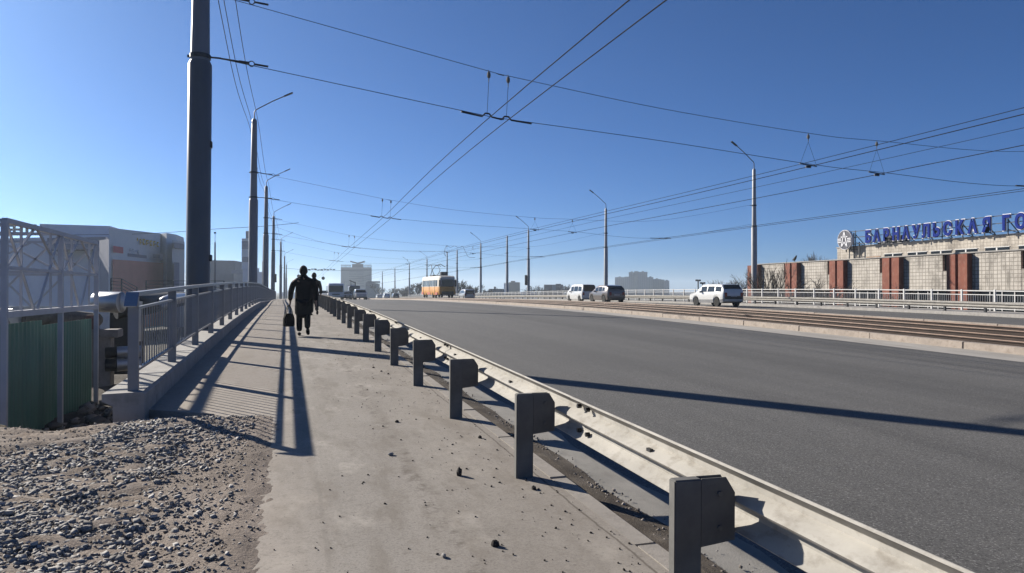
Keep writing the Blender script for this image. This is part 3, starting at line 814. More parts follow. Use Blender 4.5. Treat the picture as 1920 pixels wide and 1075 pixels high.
# slack wire from the fourth left pole across to the right
wire('slack_wire', [(-2.1, 111, 10.8), (5, 113, 8.7), (12, 116, 8.0), (20, 120, 7.9), (28, 123, 8.5), (36.4, 124, 9.6)], .013, 'long sagging cable between the fourth left pole and the far poles')
m = MB(); m.tube(catm([(28.6, 140, 8.6), (29.0, 140, 8.2), (28.7, 140, 9.0), (29.1, 140, 10.2), (29.9, 140, 9.9), (30.7, 140, 10.2), (31.5, 140, 9.85), (32.3, 140, 10.1), (32.9, 140, 9.0), (33.5, 140, 8.1), (34.8, 140, 8.0)], 5), .03, 6)
m.build('cable_loop', WIREM, None, label='wavy hanging cable loop above the tram', cat='wire')
m = MB(); m.tube([(-1.5, 160, 6.3), (2, 160, 6.0), (8, 160, 5.75), (15, 160, 5.9), (36, 162, 6.6)], .03, 6)
for x in np.linspace(4.2, 9.2, 9): m.box((x, 160, 5.95 + random.uniform(-.08, .12)), (.5, .1, .16 + random.uniform(0, .15)), Matrix.Rotation(random.uniform(-.3, .3), 3, 'Y'))
m.build('wire_switch', DARKM, None, label='cluster of dark wire switches on a cross wire beyond the pedestrians', cat='wire fittings')
for px, py, lab in ((560, 518, 'small dark round sign hanging left of the pedestrians'), (606, 522, 'small dark round sign hanging right of the pedestrians')):
    p = U(px, py, 154); m = MB(); m.lathe([(.35, -.04), (.35, .04)], 14, axis='y'); m.bar((0, 0, .3), (0, 0, .95), .03)
    put('hanging_sign', m.mesh('hanging_sign', DARKM), None, p, label=lab, cat='sign')

# ------------------------------------------------------------------ pipes, lattice and green fence on the left
LX = -4.25
lt = empty('lattice_frame', (LX, 16.4, -1.1), label='tall grey steel lattice frame on posts at the left edge', cat='frame')
o = Vector((LX, 16.4, -1.1))
def lp(x, y, z): return Vector((x, y, z)) - o
YS = [13.4, 16.4, 19.2]
ZB, ZT = 1.22, 2.70
for xx in (LX, LX - 2.6):
    for y in YS:
        m = MB(); m.bar(lp(xx, y, -1.3), lp(xx, y, ZT), .085, .085); m.build('post', LATT, lt)
    for z, w in ((ZB, .10), (ZT, .08), ((ZB + ZT) / 2, .05)):
        m = MB(); m.bar(lp(xx, YS[0], z), lp(xx, YS[-1], z), w, w); m.build('chord', LATT, lt)
    for i in range(2):
        ya, yb = YS[i], YS[i + 1]; ym = (ya + yb) / 2; zm = (ZB + ZT) / 2
        for (a, b) in (((ya, ZT), (ym, ZB)), ((ym, ZB), (yb, ZT)), ((ya, zm), (ym, ZT)), ((ym, ZT), (yb, zm)), ((ya + .7, ZT), (ya + .7, ZB)), ((yb - .7, ZT), (yb - .7, ZB))):
            m = MB(); m.bar(lp(xx, a[0] + .05, a[1]), lp(xx, b[0] - .05 if b[0] != a[0] else b[0] + .05, b[1]), .035, .035); m.build('brace', LATT, lt)
for y in YS:
    for z in (ZB, (ZB + ZT) / 2, ZT):
        m = MB(); m.bar(lp(LX, y, z), lp(LX - 2.6, y, z), .05, .05); m.build('crossbar', LATT, lt)
    for (a, b) in (((0, ZT), (1.3, ZB)), ((1.3, ZB), (2.6, ZT)), ((0, (ZB + ZT) / 2), (1.3, ZT)), ((1.3, ZT), (2.6, (ZB + ZT) / 2))):
        m = MB(); m.bar(lp(LX - a[0], y, a[1]), lp(LX - b[0], y, b[1]), .035, .035); m.build('brace', LATT, lt)
# green sheet fence
gf = empty('sheet_fence', (-4.62, 15, -1.2), label='dark green profiled sheet fence behind the lattice posts', cat='fence')
def sheet(y0, y1, x0, x1, zt, zb, nm):
    m = MB(); rows = []; n = int((y1 - y0) / .05)
    for i in range(n + 1):
        y = y0 + (y1 - y0) * i / n; x = x0 + (x1 - x0) * i / n + (.012 if (i // 2) % 2 else -.012) + random.uniform(-.004, .004)
        rows.append([(x + 4.62, y - 15, zb + 1.2), (x + 4.62 + .01 * math.sin(y * 2), y - 15, zb + 2.1), (x + 4.62, y - 15, zt + 1.2)])
    m.loft(rows, cap=False, close=False)
    o = m.build(nm, GREEN, gf)
    md = o.modifiers.new('thickness', 'SOLIDIFY'); md.thickness = .004
sheet(13.9, 16.4, -4.58, -4.56, 1.03, -1.3, 'sheet'); sheet(16.3, 19.9, -4.55, -4.52, .93, -1.3, 'sheet')
for z in (.85, -.5):
    m = MB(); m.bar((-.06, -1.1, z + 1.15), (-.02, 4.8, z + 1.1), .05, .05); m.build('rail', DARKM, gf)
for y in (13.95, 16.3, 19.8):
    m = MB(); m.bar((-.16, y - 15, 0), (-.16, y - 15, 2.1), .07); m.build('post', DARKM, gf)
# rubble / junk on top behind the fence and pale covered pipe
m = MB(); p = U(25, 592, 17.5); m.tube([U(-80, 596, 19), U(18, 594, 18), U(34, 594, 17.9)], [.26, .26, .24], 18); m.build('wrapped_pipe', SILV, None, smooth=40, label='pale wrapped pipe end just above the green fence at the left edge', cat='pipe')
m = MB(); m.tube([U(36, 594, 18), U(100, 596, 19), U(180, 600, 22)], [.22, .25, .2], 14); m.build('wrapped_pipe', M('rag_wrap', (.16, .15, .135), .95, var=.4, scale=6, bump=.8, bscale=12), None, smooth=40, label='grey ragged insulated pipe lying behind the green fence top', cat='pipe')
# big silver pipe with black elbow
d = 22.0
m = MB(); a = U(186, 566, 22.4); b = U(228, 567, d); m.tube([a, U(215, 567, d), b], [.31, .31, .31], 28)
m.ell(U(228, 567, d), (.13, .13, .305), 20, 12); sp_ = m.build('heating_pipe', SILV, None, smooth=40, label='big shiny silver heating pipe behind the lattice frame', cat='pipe')
m = MB(); m.tube(catm([U(214, 578, 24.5), U(238, 573, 24.8), U(262, 572, 25.5), U(300, 566, 30), U(345, 560, 42)], 6), .38, 20); m.build('heating_pipe', DARKC, None, smooth=40, label='black coated thick heating pipe running away behind the railing', cat='pipe')
m = MB(); m.tube([U(258, 640, 23.5), U(258, 566, 23.5)], .14, 16); m.build('heating_pipe', SILV, None, smooth=40, label='upright silver pipe just left of the railing end post', cat='pipe')
m = MB(); m.tube(catm([U(298, 577, 27), U(318, 563, 28), U(352, 558, 36)], 5), .22, 16); m.build('heating_pipe', SILV, None, smooth=40, label='bent silver pipe seen over the first railing bays', cat='pipe')
for (ya, r, lab) in ((661, .16, 'upper of two thin silver pipes beside the concrete pier'), (684, .19, 'lower of two thin silver pipes beside the concrete pier')):
    t = empty('heating_pipe', U(230, ya, 20.5), label=lab, cat='pipe'); o_ = Vector(t.location)
    m = MB(); m.tube([U(219, ya, 20.5) - o_, U(264, ya - 2, 20.8) - o_], r, 18); m.build('cladding', SILV, t, smooth=40)
    m = MB(); m.tube([U(198, ya + 1, 20.4) - o_, U(219, ya, 20.5) - o_], r * .92, 18); m.build('wrap', DARKC, t, smooth=40)
t = empty('concrete_pier', U(192, 700, 19.5), label='weathered concrete pier carrying the pipes behind the green fence', cat='pier')
o_ = Vector(t.location); p = U(190, 700, 20.6)
m = MB(); m.box((p.x - o_.x, p.y - o_.y, -.1), (.55, .5, 2.3)); m.build('column', CONCF, t, bevel=.02)
m = MB(); p2 = U(196, 625, 20.6); m.box((p2.x - o_.x, p2.y - o_.y, p2.z - o_.z), (.8, .7, .22)); m.build('cap', CONCF, t, bevel=.02)
m = MB(); m.box((p.x - o_.x - .2, p.y - o_.y - .1, .75), (.3, .2, 1.5)); m.build('brick_stub', M('old_brick', (.26, .15, .12), .9, var=.25, dirt=(.3, .28, .25)), t, bevel=.01)
m = MB(); p = U(238, 600, 25.5); m.box((p.x, p.y, p.z - .6), (.9, .8, 2.6)); m.build('pipe_support', DARKC, None, label='dark support block under the black heating pipe', cat='support')
stones('pit_rubble', 500, lambda rg: (lambda q: (q[0], q[1], -1.0))((rg.uniform(-4.3, -2.0), rg.uniform(10.5, 20))), .10, STONEB, 9, kind='stuff', label='rubble in the shaded pit left of the curb', cat='rubble')

# ------------------------------------------------------------------ text helper (each letter one mesh)
def letter_mesh(ch, size, depth, offset, mat, name='letter'):
    cu = bpy.data.curves.new('t', 'FONT'); cu.body = ch; cu.size = size; cu.extrude = depth / 2; cu.offset = offset
    cu.align_x = 'CENTER'; cu.resolution_u = 4
    ob = bpy.data.objects.new('t', cu); COL.objects.link(ob)
    dg = bpy.context.evaluated_depsgraph_get(); dg.update()
    me = bpy.data.meshes.new_from_object(ob.evaluated_get(dg)); me.name = name
    bpy.data.objects.remove(ob); bpy.data.curves.remove(cu)
    me.materials.clear(); me.materials.append(mat); return me

# ------------------------------------------------------------------ tiled building on the right with roof sign
TILE = mat_grid('facing_tiles', (.64, .59, .52), (.27, .24, .205), .29, .265, .024, (.17, .15, .125))
TILE2 = mat_grid('upper_tiles', (.62, .56, .475), (.33, .29, .245), .29, .265, .02, (.2, .17, .14))
REDB = M('red_ceramic', (.235, .062, .032), .75, var=.25, scale=1.6, dirt=(.38, .20, .14), dirt_amt=.5, sc=(1, 1, .6), bump=.2, bscale=12)
FX = 45.1; ZF = 4.2
bl = empty('tiled_building', (FX, 50, -4.2), label='low building with pale tiles and paired red pilasters on the right', cat='building')
o = Vector((FX, 50, -4.2))
def bq(x0, x1, y0, y1, z0, z1, name, mat, parent=bl, bevel=0):
    m = MB(); m.bb(x0 - o.x, x1 - o.x, y0 - o.y, y1 - o.y, z0 - o.z, z1 - o.z); return m.build(name, mat, parent, bevel=bevel)
bq(FX + .3, FX + 12, 14, 64.6, -4.2, ZF - .02, 'wall', CONCF)
pair = [58.4 + 5.95, 58.4, 52.45, 46.5, 40.55, 34.6, 28.65, 22.7]
bays = []
for i, y in enumerate(pair):
    yn = pair[i + 1] if i + 1 < len(pair) else 16
    bays.append((yn + 1.15, y - 1.05))
for (a, b) in bays:
    p = bq(FX, FX + .32, a + .42, b - .02, 1.62, ZF - .06, 'tiled_panel', TILE)
    bq(FX + .02, FX + .32, a, a + .415, 1.62, ZF - 1.2, 'tiled_panel', TILE); bq(FX + .2, FX + .31, a, a + .415, ZF - 1.2, ZF - .08, 'slot', BLACK)
    # window band under the panel: dark opening with white frame
    g = bq(FX + .22, FX + .31, a + .1, b - .1, -2.2, 1.56, 'window', GLASS)
    for fz in (.75, -.4): bq(FX + .17, FX + .22, a + .1, b - .1, fz, fz + .07, 'frame', WHITEP, g)
    for q in range(1, 4):
        yy = a + .1 + (b - a - .2) * q / 4; bq(FX + .16, FX + .215, yy - .03, yy + .03, -2.2, 1.56, 'frame', WHITEP, g)
    bq(FX - .0, FX + .3, a, b, -4.2, -2.2, 'plinth', CONCF)
for i, y in enumerate(pair):
    for yy in (y - .45, y + .5):
        bq(FX - .42, FX + .3, yy - .36, yy + .36, -4.2, ZF - .07, 'pilaster', REDB)
    bq(FX + .05, FX + .3, y - .99, y + 1.0, -4.2, ZF - .08, 'tiled_panel', TILE)
bq(FX - .08, FX + 12.1, 13.9, 64.7, ZF - .03, ZF + .07, 'coping', CONC, bevel=.02)
UXF = 52.0
bu = bq(UXF, UXF + 14, 14, 60.9, 2, 5.78, 'upper_storey', TILE2)
bq(UXF - .06, UXF + 14.1, 13.9, 61, 5.78, 5.88, 'roof_edge', CONC, bu)
for px in (1675, 1720, 1765, 1812, 1870, 1935):
    p = UX(px, UXF); w = bq(UXF - .03, UXF + .02, p.y - 1.0, p.y + 1.0, 3.6, 4.92, 'window', GLASS)
    bq(UXF - .06, UXF - .03, p.y - .06, p.y + .06, 3.6, 4.92, 'frame', WHITEP, w); bq(UXF - .06, UXF - .03, p.y - 1.05, p.y + 1.05, 4.90, 4.95, 'frame', WHITEP, w)
bq(UXF - .04, UXF + .01, 55.3, 57.0, 4.3, 4.75, 'rust_patch', M('rust_patch', (.33, .18, .09), .9, var=.3))
ld = empty('roof_ladder', (UXF - .3, 58, 4.2), label='dark iron ladder against the upper storey below the roof sign', cat='ladder')
for yy in (57.6, 58.3, 58.9):
    m = MB(); m.bar((0, yy - 58, 0), (0, yy - 58, 2.9 - (.9 if yy < 58 else 0)), .08); m.build('stile', DARKM, ld)
for z in (.3, .8, 1.3, 1.8):
    m = MB(); m.bar((0, -.4, z), (0, .9, z), .05); m.build('rung', DARKM, ld)
# roof sign
BLUE = M('sign_blue', (.010, .030, .235), .85, var=.06, spec=.1)
SWH = M('sign_white', (.80, .80, .84), .5, var=.04)
LOGO = M('logo_grey', (.035, .036, .062), .5, var=.1)
sg = empty('roof_sign', (UXF - .5, 50, 5.9), label='big blue Cyrillic letters with white edges on the roof of the tiled building', cat='sign')
word = 'БАРНАУЛЬСКАЯ ГО'
pxs = [1633, 1650, 1669, 1688, 1708, 1728.5, 1749, 1771, 1793.5, 1815, 1841, 1868, None, 1899, 1930]
pxs = [1629, 1645, 1663, 1681, 1700, 1719, 1738, 1757, 1778, 1800, 1825, 1852, None, 1888, 1915]
ms_ = {}
rot = Matrix.Rotation(math.pi / 2, 4, 'X')
for ch, px in zip(word, pxs):
    if px is None: continue
    if ch not in ms_:
        ms_[ch] = (letter_mesh(ch, 1.42, .10, .066, BLUE), letter_mesh(ch, 1.42, .06, .125, SWH, 'letter_edge'))
    p = UX(px, UXF - .5)
    o1 = put('letter', ms_[ch][0], sg, (-.06, p.y - 50, .22 + (50 - p.y) * .006), (math.pi / 2, 0, -math.pi / 2), (.80, 1.02, 1))
    put('letter_edge', ms_[ch][1], o1, (0, 0, -.06))
for z in (.12, .75, 1.32):
    m = MB(); m.bar((.12, 8.6, z), (.12, -14, z + .06), .06); m.build('sign_beam', DARKM, sg)
for i in range(12):
    y = 8 - i * 1.95
    m = MB(); m.bar((.12, y, -.15), (.12, y, 1.4), .06); m.bar((.14, y, 1.0), (1.4, y, -.12), .06); m.bar((.14, y, .3), (.9, y - .5, -.12), .05); m.build('sign_strut', DARKM, sg)
p = UX(1586, UXF - .6); zc = 1.6 + (545 - 450) / FPX * (p.y * math.cos(YAW) + p.x * math.sin(YAW))
lo = empty('logo_disc', (UXF - .75, p.y, zc), label='round dark emblem with a white pylon star left of the roof letters', cat='sign')
m = MB(); m.lathe([(.95, 0), (.95, .25)], 36, axis='x'); m.build('rim', SWH, lo)
m = MB(); m.lathe([(.90, -.02), (.90, .05)], 36, axis='x'); m.build('disc', LOGO, lo)
m = MB()
def seg(a, b, w=.075):   # a, b = (across seen from road, up): +across is to the right (= -Y)
    m.bar((-.04, -a[0], a[1]), (-.04, -b[0], b[1]), .03, w, up=(1, 0, 0)) if False else m.bar((-.04, -a[0], a[1]), (-.04, -b[0], b[1]), w, .03, up=(1, 0, 0))
seg((0, .84), (-.40, -.74), .11); seg((0, .84), (.40, -.74), .11); seg((-.40, -.74), (0, -.2), .09); seg((.40, -.74), (0, -.2), .09); seg((-.44, .28), (.44, .28), .10)
for z in (.10, -.06, -.22):
    seg((-.88, z), (-.40, z), .085); seg((.40, z), (.88, z), .085)
m.build('emblem', SWH, lo)
m = MB(); m.bar((.2, 0, -1.2), (.2, 0, .6), .08); m.bar((.2, -.6, -1.2), (.2, -.6, .6), .08); m.bar((.2, .1, .2), (1.2, .1, -.9), .07); m.build('bracket', DARKM, lo)
ro = empty('roof_box', (UXF + 1.2, 54.6, 5.8), label='dark ventilation box on the roof behind the blue letters', cat='ventilator')
m = MB(); m.box((0, 0, .4), (1.0, 2.0, .8)); m.build('housing', DARKM, ro, bevel=.05)
m = MB(); m.box((0, 1.5, .2), (.6, 1.0, .35)); m.build('duct', DARKM, ro, bevel=.04)
# crow on the coping
cr = empty('crow', UX(1490, FX - .1, ZF + .07), label='dark bird perched on the coping of the tiled building', cat='bird')
def skinmesh(name, verts, edges, mat, sub=1, root=0):
    me = bpy.data.meshes.new(name); bm = bmesh.new(); ly = bm.verts.layers.skin.verify()
    vs = []
    for i, (p, r) in enumerate(verts):
        v = bm.verts.new(p); rr = r if isinstance(r, (tuple, list)) else (r, r); v[ly].radius = rr; v[ly].use_root = (i == root); vs.append(v)
    for a, b in edges: bm.edges.new((vs[a], vs[b]))
    bm.to_mesh(me); bm.free()
    ob = bpy.data.objects.new('tmp', me); COL.objects.link(ob)
    sk = ob.modifiers.new('s', 'SKIN'); sk.use_smooth_shade = True
    ss = ob.modifiers.new('d', 'SUBSURF'); ss.levels = sub; ss.render_levels = sub
    dg = bpy.context.evaluated_depsgraph_get(); dg.update()
    out = bpy.data.meshes.new_from_object(ob.evaluated_get(dg)); out.name = name
    bpy.data.objects.remove(ob); bpy.data.meshes.remove(me)
    out.materials.clear(); out.materials.append(mat)
    for p_ in out.polygons: p_.use_smooth = True
    return out
put('body', skinmesh('body', [((0, .20, .10), .03), ((0, .08, .14), .075), ((0, -.06, .21), .09), ((0, -.13, .31), .05), ((0, -.16, .36), .05), ((0, -.23, .35), .015), ((.03, 0, .08), .02), ((.03, 0, 0), .012), ((-.03, 0, .08), .02), ((-.03, 0, 0), .012)],
    [(0, 1), (1, 2), (2, 3), (3, 4), (4, 5), (1, 6), (6, 7), (1, 8), (8, 9)], BLACK, 1, 1), cr, scale=(1.5, 1.5, 1.5))

# ------------------------------------------------------------------ shopping hall and other buildings on the left
def wallm(name, col, **k): return M(name, col, .8, var=.07, scale=.6, **k)
HALL = wallm('hall_grey_cladding', (.76, .82, 1.0)); HALLL = wallm('hall_light_cladding', (.95, .98, 1.0)); HALLD = wallm('hall_dark_cladding', (.29, .31, .40))
HBRICK = wallm('hall_brown_brick', (.90, .40, .30), bump=.2, bscale=6)
def foot(pts): return [(U(px, 545, d).x, U(px, 545, d).y) for px, d in pts]
def zpx(py, d): return 1.6 + (545 - py) / FPX * d
def block(name, pts, ztop, zb, mat, parent):
    o_ = Vector(parent.location); f = [(x - o_.x, y - o_.y) for x, y in foot(pts)]
    zt_ = [q - o_.z for q in ztop] if isinstance(ztop, (list, tuple)) else ztop - o_.z
    m = MB(); m.prism(f, zb - o_.z, zt_); return m.build(name, mat, parent)
hall = empty('shopping_hall', U(230, 545, 90), label='large grey shopping hall with brown brick panel on the left', cat='building')
hall.location.z = -3.5
block('main_volume', [(74, 102), (206, 100), (300, 130), (140, 150)], [zpx(420, 102), zpx(424, 100), zpx(424, 100), zpx(420, 102)], -3.5, HALL, hall)
block('canopy', [(88, 97.5), (198, 95.5), (206, 99.6), (88, 101.6)], zpx(446, 97), zpx(468, 97), HALLD, hall)
block('lower_wall', [(-60, 106), (190, 99.6), (190, 101.5), (-60, 109)], zpx(443, 100), -3.5, HALL, hall)
ent = block('entrance_volume', [(204, 88), (300, 104), (318, 130), (222, 120)], [zpx(427, 88), zpx(438, 104), zpx(445, 120), zpx(432, 110)], -3.5, HALLL, hall)
block('dark_pier', [(186, 93), (206, 90), (206, 94), (188, 97)], zpx(450, 92), -3.5, HALLD, hall)
block('brick_panel', [(211, 88.6), (314, 106.2), (314.5, 106.8), (211, 89.2)], [zpx(486, 88), zpx(494, 106), zpx(494, 106), zpx(486, 88)], -3.3, HBRICK, hall)
block('round_volume', [(296, 106), (312, 104), (330, 107), (344, 113), (346, 130), (310, 135)], zpx(441, 108), -3.5, HALLL, hall)
block('portal_frame', [(322, 100), (346, 104), (346, 112), (324, 108)], zpx(452, 102), -3.5, WHITEP, hall)
block('portal_glass', [(326, 99.6), (336, 101.2), (336, 102), (326, 100.4)], zpx(492, 100), -3.5, HALLD, hall)
block('portal_top', [(326, 99.5), (345.5, 103.5), (345.5, 104.5), (326, 100.5)], zpx(456, 101), zpx(466, 101), HALLD, hall)
def hsign(name, x0, x1, y0, y1, mat, label, dd=.7, cat='sign'):
    t0 = (x0 - 204) / 96; t1 = (x1 - 204) / 96
    d0, d1 = 88 + 16 * t0 - dd, 88 + 16 * t1 - dd
    a, b = foot([(x0, d0), (x1, d1)]); c_, e_ = foot([(x1, d1 + .35), (x0, d0 + .35)])
    m = MB(); m.prism([a, b, c_, e_], [zpx(y1, d0)] * 4, [zpx(y0, d0)] * 4)
    return m.build(name, mat, None, label=label, cat=cat) if label else m.build(name, mat)
hsign('wall_sign', 212, 231, 461, 473, M('sign_red', (.7, .05, .12), .5), 'small red sign board on the hall facade')
hsign('wall_sign', 239, 275, 475, 481, HALLD, 'narrow dark sign bar on the hall facade')
ws = hsign('wall_sign', 280, 306, 473, 486, M('sign_pale', (.85, .88, .92), .5), 'pale rectangular sign board right on the hall facade')
hsign('wall_sign', 287, 299, 476.5, 483, M('sign_greyblue', (.36, .40, .48), .5), 'small grey blue plate on the pale sign board', dd=1.1)
YEL = M('sign_yellow', (.85, .55, .05), .5, var=.1)
ys_ = empty('yellow_sign', U(275, 452, 97), label='yellow letter sign near the top of the hall facade', cat='sign'); o_ = Vector(ys_.location)
for i, (x0, w, a, b) in enumerate(((257, 4, 446, 452), (262, 3, 448, 459), (267.5, 4.5, 448, 459), (274, 4.5, 450, 460), (280.5, 4.5, 451, 461), (287, 4.5, 452, 462), (293.5, 4, 454, 463))):
    dd_ = 88 + 16 * (x0 - 204) / 96 - .9
    m = MB(); A, B, C, D = U(x0, b, dd_) - o_, U(x0 + w * .35, b, dd_) - o_, U(x0 + w * .35, a, dd_) - o_, U(x0, a, dd_) - o_
    q = Vector((0, .2, 0))
    def quad(a1, b1, c1, d1): m.add([a1, b1, c1, d1, a1 + q, b1 + q, c1 + q, d1 + q], [(0, 1, 2, 3), (7, 6, 5, 4), (0, 4, 5, 1), (1, 5, 6, 2), (2, 6, 7, 3), (3, 7, 4, 0)])
    quad(A, B, C, D)
    if i:
        for yy in ((a, a + 2.5), ((a + b) / 2, (a + b) / 2 + 2.2)) if i % 2 else ((b - 2.5, b), (a, a + 2.4)):
            quad(*[U(x_, y_, dd_ + .01) - o_ for x_, y_ in ((x0 + w * .35, yy[1]), (x0 + w, yy[1] + .3), (x0 + w, yy[0] + .3), (x0 + w * .35, yy[0]))])
    m.build('letter', YEL, ys_)
ws2 = empty('white_sign', U(250, 468, 93), label='small white letter sign between the red board and pale board on the hall', cat='sign'); o_ = Vector(ws2.location)
for i, (x0, x1, a, b) in enumerate(((244, 246, 465, 472), (247.5, 251, 467, 469), (253, 257, 470, 472), (259, 261, 469, 477))):
    m = MB(); dd_ = 88 + 16 * (x0 - 204) / 96 - .9; q = Vector((0, .2, 0)); v = [U(x_, y_, dd_) - o_ for x_, y_ in ((x0, b), (x1, b), (x1, a), (x0, a))]
    m.add(v + [p + q for p in v], [(0, 1, 2, 3), (7, 6, 5, 4), (0, 4, 5, 1), (1, 5, 6, 2), (2, 6, 7, 3), (3, 7, 4, 0)]); m.build('letter', SWH, ws2)
# roof letters at the far left
rs = empty('roof_letters', U(40, 440, 113), label='dark roof letters seen from below at the far left above the hall', cat='sign')
GREY = M('roof_letter_grey', (.16, .17, .165), .6); o_ = Vector(rs.location)
for ch, px in zip('ЕНТА', (16, 33.5, 50.5, 66)):
    p = U(px, 439.5, 114) - o_
    put('letter', letter_mesh(ch, 1.95, .3, .10, GREY), rs, p, (math.pi / 2, 0, YAW * -1 + R(28)))
m = MB(); m.bar(U(-30, 440.5, 114.5) - o_, U(78, 440.5, 114) - o_, .12); m.build('letter_rail', GREY, rs)
# stair railings in front of the hall
def iron(name, pts, label):
    t = empty(name, U(*pts[0]), label=label, cat='railing'); o_ = Vector(t.location)
    for (px, py, d_) in pts:
        m = MB(); m.bar(U(px, py + 24, d_) - o_, U(px, py, d_) - o_, .09); m.build('post', DARKM, t)
    for h in (0, 6, 12, 18):
        for a, b in zip(pts[:-1], pts[1:]):
            m = MB(); m.bar(U(a[0], a[1] + h, a[2]) - o_, U(b[0], b[1] + h, b[2]) - o_, .04); m.build('rail', DARKM, t)
iron('stair_railing', [(208, 522, 60), (228, 523, 60), (257, 539, 60)], 'black iron stair railing in front of the brown brick panel')
iron('stair_railing', [(274, 527, 62), (325, 527, 64), (352, 527, 65), (420, 527, 68)], 'black iron railing right of the stairs by the nearest pole')
# buildings further left
gb = empty('grey_hall', U(430, 545, 210), label='plain grey box building behind the second lamp pole', cat='building'); gb.location.z = -4
block('wall', [(388, 205), (440, 205), (462, 235), (400, 240)], [zpx(488, 205), zpx(489, 205), zpx(493, 235), zpx(491, 240)], -4, wallm('grey_box', (.32, .33, .37)), gb)
block('annex', [(438, 200), (462, 204), (464, 215), (440, 212)], zpx(514, 202), -4, wallm('grey_box_b', (.38, .39, .42)), gb)
block('vent_panel', [(434, 199), (446, 201), (446, 202), (434, 200)], zpx(507, 200), zpx(513, 200), HALLD, gb)
pt = empty('sign_tower', U(460, 545, 190), label='tall sign pylon with dark and pale bands left of the second lamp pole', cat='sign'); pt.location.z = -4
bands = [(433, 447, HALLD, 460.5, 467), (447, 452, HALLL, 453, 470), (452, 458, HALLD, 453, 470), (458, 467, HALLD, 453, 470), (467, 482, HALLL, 453, 470), (482, 491, HALLD, 453, 470), (491, 505, HALL, 453, 470), (505, 545, HALL, 455, 470)]
for i, (a, b, mt, x0, x1) in enumerate(bands):
    block('panel', [(x0, 190 - .1 * (i % 2)), (x1, 190 - .1 * (i % 2)), (x1, 192), (x0, 192)], zpx(a, 190) - .05, zpx(b, 190) if b < 545 else -4, mt, pt)
fb_ = empty('far_block', U(480, 545, 330), label='pale grey far building between the second and third left lamp poles', cat='building'); fb_.location.z = -4
block('wall', [(470, 330), (492, 330), (494, 350), (474, 350)], zpx(510, 330), -4, HALL, fb_); block('roof_box', [(474, 332), (486, 332), (486, 340), (474, 340)], zpx(503, 332), -4, HALL, fb_)
sl_ = U(403, 545, 95); lamp_pole('lamp_pole', sl_.x, sl_.y, -3.5, 11.2, 6, 1, False, 'slim street lamp on the lower street between the first two left poles', None, .55)
m = MB(); m.bar((sl_.x, sl_.y, 7.5), (sl_.x, sl_.y, 8.9), .06); m.box((sl_.x, sl_.y, 9.0), (.22, .5, .18)); m.build('lamp_head', DARKM, bpy.data.objects['lamp_pole']) if False else m.build('street_lamp_head', DARKM, None, label='small lamp head on the slim lower street lamp', cat='lamp')
wire('street_wire', [U(-20, 442, 100), U(205, 440, 95), U(300, 437, 95), U(400, 430, 95), U(500, 424, 96), U(560, 418, 97)], .03, 'dark wire crossing in front of the hall roof at the left')

# hotel with winged roof, far towers, low buildings
def face_windows(parent, name, x0, x1, y0, y1, d_, nx, ny, mat, wfrac=.5, hfrac=.45):
    o_ = Vector(parent.location)
    for j in range(ny):
        m = MB()
        ya = y0 + (y1 - y0) * (j + .3) / ny; yb = ya + (y1 - y0) / ny * hfrac
        for i in range(nx):
            xa = x0 + (x1 - x0) * (i + .25) / nx; xb = xa + (x1 - x0) / nx * wfrac
            v = [U(xa, yb, d_) - o_, U(xb, yb, d_) - o_, U(xb, ya, d_) - o_, U(xa, ya, d_) - o_]; q = CAMM.to_3x3() @ Vector((0, 0, -.3))
            m.add(v + [p + q for p in v], [(0, 1, 2, 3), (7, 6, 5, 4), (0, 4, 5, 1), (1, 5, 6, 2), (2, 6, 7, 3), (3, 7, 4, 0)])
        m.build(name, mat, parent)
HOT = wallm('hotel_concrete', (.30, .315, .335)); HOTD = wallm('hotel_dark', (.20, .215, .235))
ht = empty('hotel', U(668, 545, 620), label='tall grey hotel with winged roof box and roof balustrade in the distance', cat='building'); ht.location.z = -5
block('tower', [(639, 620), (696, 620), (697, 640), (640, 640)], zpx(501.5, 620), -5, HOT, ht)
for x0 in np.arange(640, 658, 2.4): block('balustrade_post', [(x0, 621), (x0 + 1.0, 621), (x0 + 1, 623), (x0, 623)], zpx(497.5, 620), zpx(501.5, 620), HOT, ht)
for x0 in np.arange(683.5, 696, 2.4): block('balustrade_post', [(x0, 621), (x0 + 1.0, 621), (x0 + 1, 623), (x0, 623)], zpx(498, 620), zpx(501.5, 620), HOT, ht)
for a, b in ((639, 658), (683, 696.5)): block('balustrade_rail', [(a, 621), (b, 621), (b, 622.5), (a, 622.5)], zpx(496.6, 620), zpx(497.8, 620), HOT, ht)
block('roof_box', [(660, 622), (681.5, 622), (681, 634), (660.5, 634)], zpx(495, 620), zpx(502, 620), HOTD, ht)
o_ = Vector(ht.location); m = MB()
for (xa, ya, xb, yb) in ((657.5, 491, 671, 494.8), (684, 491.3, 670.5, 495)):
    m.bar(U(xa, ya - .6, 619) - o_, U(xb, yb - .6, 619) - o_, 3, 1.1, up=(0, 0, 1))
m.build('winged_roof', HOTD, ht)
for j, yy in enumerate(np.linspace(505, 535, 8)):
    block('floor_band', [(654 if j else 640, 619.6), (682 if j else 695, 619.6), (682 if j else 695, 620.2), (654 if j else 640, 620.2)], zpx(yy, 620), zpx(yy + 1.3, 620), HOTD, ht)
lb = empty('low_building', U(700, 545, 400), label='low grey building in front of the hotel to its right', cat='building'); lb.location.z = -5
block('wall', [(686, 400), (710, 404), (712, 425), (688, 420)], [zpx(529, 400), zpx(532, 404), zpx(532, 425), zpx(529, 420)], -5, HOT, lb); block('roof', [(689, 399.5), (712, 403.5), (713, 420), (690, 418)], zpx(527.5, 400), zpx(530, 400), HOTD, lb)
